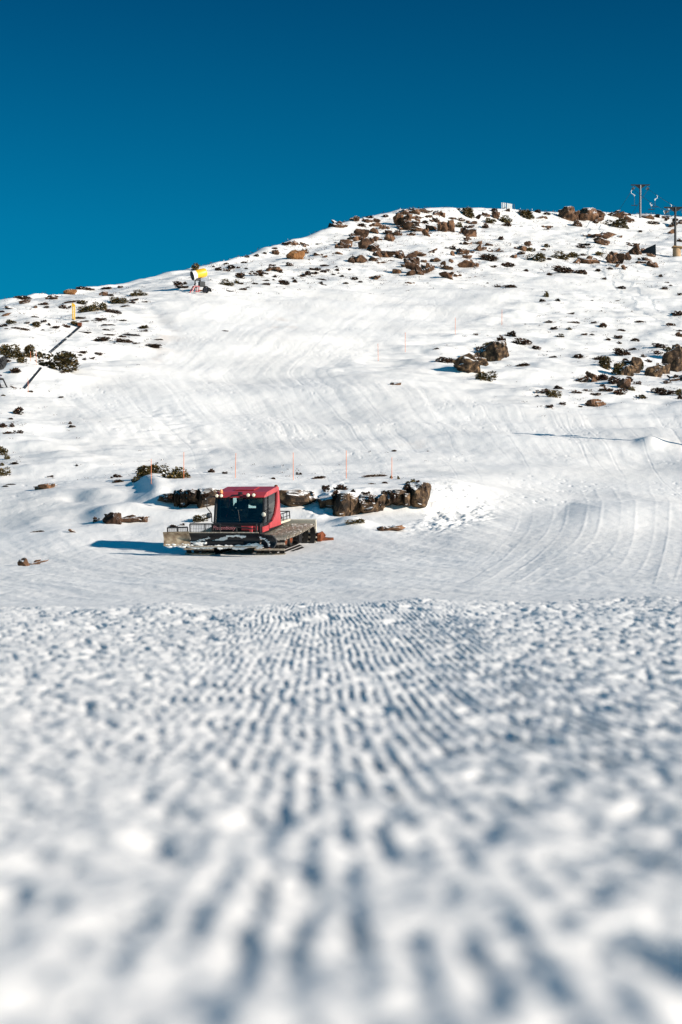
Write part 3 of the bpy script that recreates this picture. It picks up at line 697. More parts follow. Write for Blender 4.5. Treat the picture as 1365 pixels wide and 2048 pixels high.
# ledges of jointed rock in the bank: blocks grown together, snow lying on top
def ledge(name, blocks, label, seed, sc_=1.0, org=(0, 0, 1), dd=.0):
    rn = random.Random(seed); mb = []; bm = bmesh.new(); first = None
    for (x0, x1, y0, y1) in blocks:
        x0, x1 = org[0] + x0 / org[2], org[0] + x1 / org[2]; y0, y1 = org[1] + y0 / org[2], org[1] + y1 / org[2]
        d, _ = ground_at((x0 + x1) / 2, y1 - 2); d += -.15 + dd
        c = pt((x0 + x1) / 2, (y0 + y1) / 2, d); w = (x1 - x0) / FPX * d; h = (y1 - y0) / FPX * d
        if first is None: first = c.copy()
        n_sub = max(1, int(round(w / .8)))
        for q in range(n_sub):
            cw = w / n_sub
            b2 = bmesh.new(); bmesh.ops.create_icosphere(b2, subdivisions=4, radius=1)
            pl = [(Vector((rn.gauss(0, 1), -abs(rn.gauss(0, 1)) - .3, rn.gauss(0, .35))).normalized(), rn.uniform(.5, .95)) for _ in range(11)]
            ph = [rn.uniform(0, 6) for _ in range(4)]
            hh = h * rn.uniform(.72, 1.15)
            for v in b2.verts:
                p = v.co.copy(); p = Vector([math.copysign(abs(t) ** .45, t) for t in p])
                for n, e in pl:
                    k = p.dot(n) - e
                    if k > 0: p -= n * k * .9
                crack = 1 + .07 * math.sin(9 * p.x + ph[0] + 1.5 * math.sin(4 * p.z + ph[3])) + .05 * math.sin(7 * p.z + ph[1]) * math.sin(8 * p.x + ph[2])
                v.co = c + Vector((-w / 2 + cw * (q + .5) + p.x * cw * .92 * crack, p.y * 1.0 * crack + rn.uniform(-.02, .02) + .3, p.z * hh * .64))
            tm = bpy.data.meshes.new('t'); b2.to_mesh(tm); b2.free(); bm.from_mesh(tm); bpy.data.meshes.remove(tm)
    me = bpy.data.meshes.new(name)
    for v in bm.verts: v.co -= first
    bm.to_mesh(me); bm.free(); me.materials.append(M['ledge'])
    o = bpy.data.objects.new(name, me); col.objects.link(o); o.location = first
    return tag(o, label, 'rock ledge', 'rock ledges in the snow bank')
ledge('rock_ledge', [(262,360,348,412),(352,430,350,468),(425,500,346,458),(495,590,332,455),(585,650,345,438),(640,695,325,412),(690,770,322,415),(765,812,330,412),(805,912,275,403)],
      'long dark jointed rock ledge capped with snow, sunlit ochre faces', 5, org=(560, 880, 3.10))
ledge('rock_ledge', [(1052,1130,605,668),(1128,1168,600,680),(1165,1225,600,692),(1222,1310,590,684),(1305,1400,590,690)],
      'jointed rock ledge in the bank, partly hidden by the groomer cab', 6, org=(0, 800, 3.25))
ledge('rock_ledge', [(548,578,984,1004),(572,614,983,1012)], 'short reddish rock ledge between the groomer cab and the trodden path', 8)

# heath rooted in the joints of the ledges
for i, (x, y, w, h) in enumerate(((652,976,20,12),(672,988,22,14),(706,984,16,12),(727,990,20,20),(744,998,14,18),(768,985,20,14),(791,992,18,18),(812,974,20,12),(834,968,26,14),(848,980,14,18),(760,1008,10,10),(690,1002,10,9),(343,990,16,10),(384,985,18,12),(412,990,20,14))):
    d, r = ground_at(x, y + 26); d -= .35; k = d / FPX
    o = bpy.data.objects.new('heath_tuft', HEATH[i % 9]); col.objects.link(o); o.location = pt(x, y, d); o.scale = (w * k, w * k * .8, h * k * 1.3); o.rotation_euler = (0, 0, i)
    tag(o, f'{ORD[i] if i < 12 else ORD[i - 12]} dark heath tuft rooted in the {"long rock ledge" if i < 12 else "ledge behind the groomer"}, counted across it', 'heath', 'dark heath tufts poking through the snow')
# countless sprigs of heath poking through the crust round the tufts: one mass
sp = MB(); rs = random.Random(9)
heaths = [r[0] for r in recs]
def srow(p): return YH - FPX * p.z / p.y
for i in range(6500):
    o = rs.choice(heaths); d = o.location.y; px = XC + FPX * o.location.x / d; row = srow(o.location)
    q = rs.expovariate(1) * 1.0
    px += rs.gauss(0, 1) * (16 + 22 * q); row += rs.gauss(0, 1) * (4 + 5 * q)
    if row > 960 or (330 < px < 1000 and 590 < row < 900 and not (px > 850 and row < 800)): continue
    if px < -30 or px > 1400: continue
    d, r = ground_at(px, row)
    k = d / FPX; c = pt(px, r, d); wpx = rs.choice((3, 3, 4, 5, 7, 10)) * rs.uniform(.7, 1.2)
    for j in range(7):
        a = c + Vector((rs.uniform(-.5, .5) * wpx * k, rs.uniform(-.4, .4) * wpx * k * 1.5, rs.uniform(.0, .22) * wpx * k))
        s = wpx * k * .26; u = Vector((rs.gauss(0, 1), rs.gauss(0, 1), rs.gauss(0, .5))).normalized() * s; v = Vector((rs.gauss(0, .4), rs.gauss(0, .4), rs.uniform(.5, 1.2))).normalized() * s * .9
        sp.add([a - u * .6, a + v * .3 + u * .2, a + v, a - u * .2 + v * .6], [(0, 1, 2, 3)])
me_ = bpy.data.meshes.new('heath_sprigs'); me_.from_pydata(sp.v, [], sp.f); me_.update(); me_.materials.append(M['heath'])
so = bpy.data.objects.new('heath_sprigs', me_); col.objects.link(so)
print('COUNTS', {k: sum(1 for r in recs if r[4] == k) for k in set(r[4] for r in recs)})
tag(so, 'countless dark heath sprigs poking through the snow crust all over the hill', 'ground cover', None, 'stuff')
# ------------------------------------------------------------------ snow groomer
def at_vehicle():
    o = pt(492, ground_at(492, 1100)[1], ground_at(492, 1100)[0])
    a, b = gpt(440, 1110), gpt(440, 1085)
    l, r = pt(385, 0, 0), None
    return o
vb = gpt(500, 1101)
def zat(px, d):
    j = int(np.searchsorted(PX, px)); k = FAR0 + int(np.searchsorted(D[FAR0:, j], d)); return float(Z[k, j])
d0 = vb.y
gf = Vector((0, 2.0, zat(494, d0 + 2.2) - zat(494, d0 - 1.8))); gf.y = 4.0
gl = Vector((4.0, 0, zat(494 + 104, d0) - zat(494 - 104, d0)))
nrm = gl.cross(gf).normalized()
yaw = R(15)
f = Vector((-math.sin(yaw), -math.cos(yaw), 0)); f = (f - nrm * f.dot(nrm)).normalized()
xr = nrm.cross(f); xr.normalize()           # vehicle's x axis points towards the sunny side
VM = Matrix(((xr.x, f.x, nrm.x, vb.x), (xr.y, f.y, nrm.y, vb.y), (xr.z, f.z, nrm.z, vb.z), (0, 0, 0, 1)))
# x axis to the sunny side, y to the front: a left-handed triple would mirror, so build with y backwards
VM = Matrix(((xr.x, -f.x, nrm.x, vb.x), (xr.y, -f.y, nrm.y, vb.y), (xr.z, -f.z, nrm.z, vb.z - .05), (0, 0, 0, 1)))

V = empty('snow_groomer', (0, 0, 0), 'red snow groomer with black front blade and wide tracks, parked below the bank', 'snow groomer')
V.matrix_world = VM
def Y(y): return -y            # part coordinates below use y forward

def P3(x, y, z): return Vector((x, -y, z))
def prism_x(mb, poly, a0, a1): return mb.prism([(-p[0], p[1]) for p in poly], a0, a1, 'x')

# chassis
mb = MB(); mb.box(P3(0, -.3, .72), (1.5, 3.9, .5), bev=.04); mb.box(P3(0, 1.35, .78), (1.3, .8, .4), bev=.03)
mb.build('chassis', M['black'], V)
# tracks
def track_path(n=90):
    pts = []
    for i in range(14): pts.append((-1.95 + (i / 13) * 3.45, .05))                        # ground run, rear to front
    for i in range(1, 13): q = -math.pi / 2 + math.pi * i / 13; pts.append((1.62 + .30 * math.cos(q), .36 + .31 * math.sin(q)))
    for i in range(14): t = i / 13; pts.append((1.55 - t * 3.7, .68 + .12 * t - .05 * math.sin(math.pi * t)))
    for i in range(1, 13): q = math.pi / 2 + math.pi * i / 13; pts.append((-2.15 + .38 * math.cos(q), .425 + .375 * math.sin(q)))
    return pts
def resample(pts, step):
    P = [Vector((p[0], p[1], 0)) for p in pts]; P.append(P[0]); out = []; acc = 0
    for a, b in zip(P[:-1], P[1:]):
        L = (b - a).length; t = acc
        while t < L: out.append((a.lerp(b, t / L), (b - a).normalized())); t += step
        acc = t - L
    return out
tp = track_path()
for s in (-1, 1):
    cx = 1.42 * s; half = .60
    belt = MB()
    for k in range(4):
        x0 = cx - half + .06 + k * .30
        n = len(tp); vs = []
        for (y, z) in tp:
            ny, nz = y - (-.2), z - .37
            vs += [P3(x0, y, z), P3(x0 + .2, y, z)]
        fs = [(2 * i, 2 * i + 1, (2 * i + 3) % (2 * n), (2 * i + 2) % (2 * n)) for i in range(n)]
        # inner skin for thickness
        ctr = Vector((0, .37))
        vin = []
        for i, (y, z) in enumerate(tp):
            a = Vector(tp[i - 1]); b = Vector(tp[(i + 1) % n]); t = (b - a).normalized(); nn = Vector((-t.y, t.x)) * .035
            vin += [P3(x0, y + nn.x, z + nn.y), P3(x0 + .2, y + nn.x, z + nn.y)]
        o = len(vs)
        fs += [(2 * i + o, (2 * i + 2) % (2 * n) + o, (2 * i + 3) % (2 * n) + o, 2 * i + 1 + o) for i in range(n)]
        fs += [(2 * i, (2 * i + 2) % (2 * n), (2 * i + 2) % (2 * n) + o, 2 * i + o) for i in range(n)]
        fs += [(2 * i + 1, 2 * i + 1 + o, (2 * i + 3) % (2 * n) + o, (2 * i + 3) % (2 * n)) for i in range(n)]
        belt.add(vs + vin, fs)
    tr = belt.build('track', M['rubber'], V)
    gr = MB()
    for p, t in resample(tp, .20):
        ang = math.atan2(t.y, -t.x)
        rot = Matrix.Rotation(-ang, 3, 'X')
        nn = Vector((t.y, -t.x))
        gr.box(P3(cx, p.x + nn.x * .012, p.y + nn.y * .012), (1.2, .075, .03), rot)
        gr.box(P3(cx, p.x + nn.x * .065, p.y + nn.y * .065), (1.2, .026, .10), rot)
    gr.build('grousers', M['alu'], tr)
    for k, (yy, rr, zz) in enumerate(((1.5, .25, .36), (.75, .27, .36), (0, .27, .36), (-.75, .27, .36), (-1.5, .27, .36))):
        w = MB(); w.lathe([(-.12, .05), (-.12, rr), (-.09, rr + .02), (.09, rr + .02), (.12, rr), (.12, .05)], P3(cx, yy, zz), (1, 0, 0), 18)
        wo = w.build('road_wheel', M['rubber'], V, True)
        h = MB(); h.lathe([(-.14, .01), (-.14, rr * .55), (-.125, rr * .62), (.125, rr * .62), (.14, rr * .55), (.14, .01)], P3(cx, yy, zz), (1, 0, 0), 14)
        h.build('rim', M['rust'], wo, True); wo.location.x = -.28 * s
    w = MB(); prof = []
    w.lathe([(-.25, .02), (-.25, .26), (.25, .26), (.25, .02)], P3(cx, -2.15, .385), (1, 0, 0), 18)
    for k in range(11):
        q = 2 * math.pi * k / 11
        w.box(P3(cx, -2.15 + .28 * math.cos(q), .385 + .28 * math.sin(q)), (.34, .07, .07), Matrix.Rotation(-q, 3, 'X'))
    w.build('sprocket', M['dark'], V).location.x = -.2 * s
    b = MB(); b.box(P3(cx - s * .32, -.3, .42), (.10, 3.2, .16)); b.build('track_beam', M['black'], V)
    ts = MB(); rk = random.Random(30 + s)
    for i in range(150):
        t = rk.random(); yy = 1.3 - t * 3.4
        ts.lump(P3(cx + rk.uniform(-.56, .56), yy, .76 + .12 * (1.55 - yy) / 3.7 - .05 * math.sin(math.pi * (1.55 - yy) / 3.7)), (rk.uniform(.03, .09), rk.uniform(.02, .05), .025), rk.random(), 1)
    ts.build('track_snow', M['snow'], tr, True)['kind'] = 'stuff'
# fenders are absent: the tracks lie open

# cab -------------------------------------------------------------
mb = MB(); mb.box(P3(0, .22, 1.12), (1.96, 2.1, .26), bev=.03); mb.box(P3(0, -.74, 1.35), (1.9, .07, .35)); mb.build('cab_floor', M['black'], V)
roof = MB(); prism_x(roof, [(1.20, 2.235), (1.12, 2.30), (.80, 2.41), (-.55, 2.52), (-.80, 2.47), (-.80, 2.34), (.95, 2.23)], -1.0, 1.03)
rf = roof.build('roof', M['red'], V)
hatch = MB(); hatch.box(P3(.0, .1, 2.49), (.8, .7, .03), Matrix.Rotation(R(4), 3, 'X'), .01); hatch.build('roof_hatch', M['red'], rf)
for s in (-1, 1):
    mb = MB()
    poly = [(-.80, 2.38), (-.60, 2.37), (-.58, 2.1), (-.48, 1.75), (-.25, 1.45), (.15, 1.24), (.62, 1.16), (.62, .98), (-.95, .98), (-.93, 1.3)]
    prism_x(mb, poly, (.955 if s > 0 else -.955), (1.03 if s > 0 else -1.03)); mb.build('rear_pillar', M['red'], V)
    mb = MB(); mb.tube([P3(.985 * s, 1.26, 1.18), P3(.975 * s, 1.12, 1.8), P3(.955 * s, .98, 2.25)], .055, 8)
    mb.build('front_pillar', M['black'], V, True)
    mb = MB(); mb.tube([P3(.98 * s, .62, 1.18), P3(.97 * s, .52, 2.27)], .035, 8); mb.tube([P3(.985 * s, 1.2, 1.2), P3(.985 * s, .0, 1.24)], .03, 6)
    mb.build('door_frame', M['black'], V, True)
    mb = MB(); prism_x(mb, [(1.18, 1.24), (.0, 1.26), (-.30, 1.5), (-.52, 1.8), (-.6, 2.33), (.97, 2.24)], .965 * s, .975 * s)
    mb.build('side_window', M['glassdark'], V)
mb = MB(); mb.add([P3(-.94, 1.235, 1.2), P3(.94, 1.235, 1.2), P3(.93, .975, 2.25), P3(-.93, .975, 2.25)], [(0, 1, 2, 3)])
mb.add([P3(-.94, 1.227, 1.2), P3(.94, 1.227, 1.2), P3(.93, .967, 2.25), P3(-.93, .967, 2.25)], [(3, 2, 1, 0)])
mb.build('windscreen', M['glass'], V)
mb = MB(); mb.tube([P3(-.95, 1.25, 1.19), P3(.95, 1.25, 1.19)], .035, 6); mb.tube([P3(-.95, .99, 2.235), P3(.95, .99, 2.235)], .03, 6); mb.build('windscreen_frame', M['black'], V)
mb = MB()
mb.box(P3(-.93, -.76, 1.85), (.12, .06, .95)); mb.box(P3(.90, -.76, 1.85), (.18, .06, .95)); mb.box(P3(0, -.76, 2.32), (1.67, .06, .08)); mb.box(P3(-.03, -.76, 1.5), (1.67, .05, .3))
mb.build('rear_wall', M['black'], V)
mb = MB(); mb.box(P3(-.04, -.765, 1.965), (1.67, .01, .62)); mb.build('rear_window', M['glass'], V)
for x in (-.38, .42):
    mb = MB(); mb.box(P3(x, -.15, 1.42), (.5, .5, .16), bev=.05); mb.box(P3(x, -.45, 1.78), (.48, .14, .62), Matrix.Rotation(R(-8), 3, 'X'), .05)
    st = mb.build('seat', M['seatc'], V); h = MB(); h.box(P3(x, -.5, 2.18), (.28, .1, .18), bev=.04); h.build('headrest', M['seatc'], st)
mb = MB(); mb.box(P3(0, 1.0, 1.32), (1.8, .36, .2), Matrix.Rotation(R(12), 3, 'X'), .05); mb.build('dashboard', M['black'], V)
mb = MB(); mb.tube([P3(-.38 + .17 * math.cos(a), .55 + .06 * math.sin(a), 1.62 + .16 * math.sin(a)) for a in [i * math.pi / 8 for i in range(16)]], .015, 6, True)
mb.tube([P3(-.38, .55, 1.62), P3(-.38, .95, 1.4)], .025, 6); mb.build('steering_wheel', M['black'], V, True)
# nose with grille and lettering
mb = MB(); prism_x(mb, [(1.22, 1.27), (1.58, 1.26), (1.68, 1.22), (1.68, .78), (1.22, .78)], -.98, .98); nose = mb.build('nose', M['black'], V)
mb = MB(); mb.box(P3(.56, 1.70, 1.10), (.66, .03, .17), bev=.01)
for k in range(4): mb.box(P3(.56, 1.722, 1.04 + .04 * k), (.6, .014, .016))
mb.build('grille', M['red'], nose)
for s in (-1, 1):
    mb = MB(); mb.box(P3(1.0 * s, 1.06, 1.02), (.035, .82, .21), bev=.008)
    for k in range(5): mb.box(P3(1.022 * s, 1.06, .94 + .04 * k), (.014, .74, .014))
    mb.build('side_grille', M['red'], nose)
cu = bpy.data.curves.new('lettering', 'FONT'); cu.body = 'PistenBully'; cu.size = .21; cu.extrude = .004; cu.shear = .25; cu.align_x = 'LEFT'
to = bpy.data.objects.new('t', cu); col.objects.link(to)
lm = bpy.data.meshes.new_from_object(to.evaluated_get(bpy.context.evaluated_depsgraph_get())); bpy.data.objects.remove(to)
lm.materials.clear(); lm.materials.append(M['letter'])
lo = bpy.data.objects.new('lettering', lm); col.objects.link(lo); lo.parent = nose; lo.location = P3(-.93, 1.695, 1.045); lo.rotation_euler = (R(90), 0, 0)
# lamps
def lamp(name, x, y, z, r, mat=None, par=None, dirv=(0, 1, 0)):
    dv = Vector((dirv[0], -dirv[1], dirv[2]))
    mb = MB(); mb.lathe([(-.09, .02), (-.08, r * .75), (0, r * 1.05), (.03, r * 1.08), (.03, r * .9)], P3(x, y, z), dv, 16); o = mb.build(name, M['black'], par or V, True)
    mb = MB(); mb.lathe([(.018, r * .97), (.04, r * .8), (.055, r * .4), (.058, 0)], P3(x, y, z), dv, 16); mb.build('lens', mat or M['lamp'], o, True)
    return o
for x in (-.86, -.68): lamp('work_light', x, 1.22, 2.31, .074, M['worklamp'], rf)
for x in (.40, .62): lamp('work_light', x, 1.20, 2.33, .076, M['worklamp'], rf)
mb = MB(); mb.lathe([(0, .07), (.05, .075), (.12, .06), (.15, .02), (.152, 0)], P3(-.80, .9, 2.38), (0, 0, 1), 14); mb.build('beacon', M['amber'], rf, True)
mb = MB(); mb.tube([P3(.05, 1.14, 2.36), P3(-.15, 1.18, 2.31), P3(-.45, 1.21, 2.24)], .018, 6); mb.tube([P3(.05, 1.14, 2.36), P3(.3, 1.17, 2.3)], .016, 6)
mb.box(P3(.05, 1.12, 2.39), (.16, .12, .10), bev=.02); mb.build('wiper', M['dark'], rf)
mb = MB(); mb.tube([P3(.05, 1.27, 1.2), P3(-.06, 1.12, 1.75)], .012, 6); mb.build('wiper', M['dark'], V)
mb = MB(); mb.tube([P3(.93, -.74, 2.1), P3(.93, -.76, 2.46), P3(.9, -.84, 2.50)], .075, 10); mb.build('exhaust_pipe', M['rust'], V, True)
# mirrors on bent arms
mb = MB(); mb.tube([P3(-.95, 1.15, 2.28), P3(-1.24, 1.3, 2.24), P3(-1.26, 1.3, 1.85), P3(-1.08, 1.3, 1.62), P3(-1.08, 1.3, 1.3), P3(-.95, 1.25, 1.25)], .022, 8)
arm = mb.build('mirror_arm', M['dark'], V, True); lamp('mirror', -1.16, 1.36, 1.56, .105, M['grey'], arm)
mb = MB(); mb.tube([P3(.98, 1.15, 2.1), P3(1.06, 1.32, 1.95), P3(1.08, 1.32, 1.5), P3(.98, 1.22, 1.3)], .02, 8); mb.tube([P3(1.06, 1.3, 1.62), P3(1.0, .3, 1.74)], .014, 6)
arm = mb.build('mirror_arm', M['dark'], V, True); lamp('mirror', 1.06, 1.38, 1.60, .10, M['lamp'], arm)

# deck behind the cab
mb = MB(); mb.box(P3(0, -1.75, 1.02), (1.9, 1.6, .09), bev=.015); deck = mb.build('load_deck', M['cream'], V)
mb = MB()
for s in (-1, 1):
    mb.tube([P3(.93 * s, -1.0, 1.36), P3(.93 * s, -2.5, 1.36), P3(.93 * s, -2.52, 1.05)], .022, 6); mb.tube([P3(.93 * s, -1.0, 1.2), P3(.93 * s, -2.5, 1.2)], .014, 6)
    for y in (-1.1, -1.6, -2.1): mb.tube([P3(.93 * s, y, 1.05), P3(.93 * s, y, 1.36)], .016, 6)
mb.tube([P3(-.93, -2.5, 1.36), P3(.93, -2.5, 1.36)], .022, 6)
mb.build('deck_rail', M['dark'], deck, True)
mb = MB(); mb.tube([P3(.55, -1.2, 1.08), P3(.6, -1.6, 1.28), P3(.62, -2.1, 1.3), P3(.6, -2.4, 1.1)], .05, 8); mb.tube([P3(-.4, -1.1, 1.1), P3(-.3, -1.7, 1.25), P3(-.4, -2.3, 1.1)], .05, 8); mb.build('hydraulic_hose', M['rubber'], V, True)
mb = MB()
for k in range(7): mb.box(P3(.72, -.9, 1.25 + k * .13), (.3, .09, .05), bev=.01)
mb.build('radiator_fins', M['black'], V)
# tiller
mb = MB(); prism_x(mb, [(-2.75, .52), (-2.72, .98), (-2.78, 1.02), (-2.83, .98), (-2.86, .52)], -1.95, 1.95); til = mb.build('tiller_cover', M['cream'], V)
mb = MB()
for x in (-1.6, -.9, .6, 1.15, 1.7): mb.lathe([(0, .035), (.03, .035), (.032, 0)], P3(x, -2.73, .74), (0, -1, 0), 8)
mb.build('bolt', M['dark'], til)
mb = MB(); mb.lathe([(-2.1, .2), (2.1, .2)], P3(0, -3.15, .24), (1, 0, 0), 14); mb.box(P3(0, -2.9, .38), (3.6, .5, .12)); mb.build('tiller_drum', M['dark'], V)
mb = MB(); prism_x(mb, [(-2.7, .10), (-2.75, .42), (-3.1, .46), (-3.5, .2), (-3.45, .06)], 2.0, 2.14)
mb.prism([(2.1, 3.0), (2.55, 3.2), (2.5, 3.34), (2.1, 3.45)], .05, .22, 'z')
mb.tube([P3(2.08, -2.5, .42), P3(2.1, -3.1, .46), P3(2.15, -3.35, .30)], .04, 8)
mb.build('tiller_side_plate', M['rust'], V)
mb = MB(); mb.tube([P3(-.5, -2.2, .6), P3(-.5, -3.0, .4)], .07, 8); mb.tube([P3(.5, -2.2, .6), P3(.5, -3.0, .4)], .07, 8); mb.build('tiller_arm', M['rust'], V)

# front blade: a curved centre and two wings swung forward
def blade_mesh(x0, y0, x1, y1, z0, z1, n=10, thick=.05, cut=0.0):
    mb = MB(); a = Vector((x0, y0)); b = Vector((x1, y1)); t = (b - a).normalized(); nrm2 = Vector((t.y, -t.x))
    if nrm2.y > 0: nrm2 = -nrm2          # rearward
    vs = []
    for i in range(n + 1):
        s = i / n; z = z0 + (z1 - z0) * s; bow = .20 * (math.sin(math.pi * s) * .9 - .25 * s)
        for e, (p, zc) in enumerate(((a, 0), (b, 0))):
            for th in (0, thick):
                q = p + nrm2 * (bow + th); vs.append(P3(q.x, q.y, z))
    fs = []
    for i in range(n):
        o, p = 4 * i, 4 * (i + 1)
        fs += [(o, o + 2, p + 2, p), (o + 1, p + 1, p + 3, o + 3), (o, p, p + 1, o + 1), (o + 2, o + 3, p + 3, p + 2)]
    fs += [(0, 1, 3, 2), (4 * n, 4 * n + 2, 4 * n + 3, 4 * n + 1)]
    return mb.add(vs, fs)
BZ0, BZ1 = .46, 1.0
bl = blade_mesh(-1.38, 2.55, 1.38, 2.55, BZ0, BZ1).build('blade', M['darkblue'], V, True); bl.location = (-.2, 0, 0)
wl = blade_mesh(-2.36, 2.78, -1.385, 2.55, BZ0 + .06, BZ1 + .06).build('blade_wing', M['steel'], bl, True)
wr = blade_mesh(1.385, 2.55, 2.10, 3.05, BZ0 + .02, BZ1 - .02).build('blade_wing', M['darkblue'], bl, True)
mb = MB(); mb.tube([P3(-1.38, 2.54, BZ1 + .01), P3(1.38, 2.54, BZ1 + .01)], .028, 6); mb.tube([P3(-1.38, 2.56, BZ0 + .02), P3(1.38, 2.56, BZ0 + .02)], .035, 6)
mb.build('blade_edge', M['alu'], bl)
def guard(x0, y0, x1, y1, z0, z1):
    mb = MB(); L = math.hypot(x1 - x0, y1 - y0)
    for k in range(3): mb.tube([P3(x0 + (x1 - x0) * k / 2, y0 + (y1 - y0) * k / 2, z0), P3(x0 + (x1 - x0) * k / 2, y0 + (y1 - y0) * k / 2, z1)], .028, 6)
    mb.tube([P3(x0, y0, z1), P3(x1, y1, z1)], .028, 6)
    n = int(L / .065)
    for k in range(1, n): q = k / n; mb.tube([P3(x0 + (x1 - x0) * q, y0 + (y1 - y0) * q, z0), P3(x0 + (x1 - x0) * q, y0 + (y1 - y0) * q, z1)], .006, 4)
    for k in range(1, 6): z = z0 + (z1 - z0) * k / 6; mb.tube([P3(x0, y0, z), P3(x1, y1, z)], .006, 4)
    return mb
guard(-2.2, 2.7, -1.45, 2.52, BZ1 - .02, BZ1 + .22).build('blade_guard', M['dark'], wl)
guard(-1.36, 2.5, -.15, 2.5, BZ1, BZ1 + .34).build('blade_guard', M['dark'], bl)
mb = MB(); mb.tube([P3(-.15, 2.5, BZ1 + .3), P3(1.3, 2.5, BZ1 + .14)], .022, 6)
for x in (.5, 1.3): mb.tube([P3(x, 2.5, BZ1), P3(x, 2.5, BZ1 + .34 if x > 1 else BZ1 + .23)], .03, 6)
mb.build('blade_rail', M['dark'], bl)
mb = MB(); mb.box(P3(.98, 2.2, 1.02), (.1, .1, .42)); mb.tube([P3(.98, 2.2, .8), P3(.99, 1.7, .9)], .06, 8); mb.build('tilt_cylinder', M['red'], bl)
mb = MB()
for x in (-.6, .6): mb.tube([P3(x, 1.5, .6), P3(x, 2.4, .5)], .09, 8)
mb.box(P3(0, 2.35, .55), (1.5, .2, .3), bev=.03); mb.build('push_frame', M['black'], bl)
# snow caked on the blade
mb = MB(); rs = random.Random(4)
def caked(path, wid, n):
    for i in range(n):
        t = i / (n - 1) * (len(path) - 1); k = min(int(t), len(path) - 2); u = t - k
        p = [path[k][j] * (1 - u) + path[k + 1][j] * u for j in range(3)]
        s = wid * rs.uniform(.7, 1.9)
        mb.lump(P3(p[0] + rs.gauss(0, .02), p[1] + rs.uniform(0, .02), p[2] + rs.gauss(0, wid * .55)), (s * 1.5, s * .45, s * .7), rs.random(), 1)
caked([(-2.3, 2.70, .54), (-1.8, 2.6, .52), (-1.4, 2.49, .50), (-1.1, 2.45, .54), (-.6, 2.40, .62), (-.2, 2.38, .66), (.0, 2.40, .80)], .05, 70)
caked([(-1.35, 2.42, .62), (-1.0, 2.40, .70), (-.6, 2.44, .82)], .025, 24)
caked([(.1, 2.47, .86), (.5, 2.49, .89), (.8, 2.48, .86)], .035, 22)
caked([(-1.3, 2.54, .45), (-.4, 2.54, .47), (.4, 2.54, .47), (1.0, 2.54, .50)], .05, 60)
caked([(1.5, 2.62, .84), (1.7, 2.72, .78), (1.85, 2.86, .68), (1.9, 2.86, .55)], .022, 24)
caked([(1.0, 2.46, .52), (1.5, 2.62, .52)], .06, 14)
mb.build('caked_snow', M['snow'], bl, True)['kind'] = 'stuff'

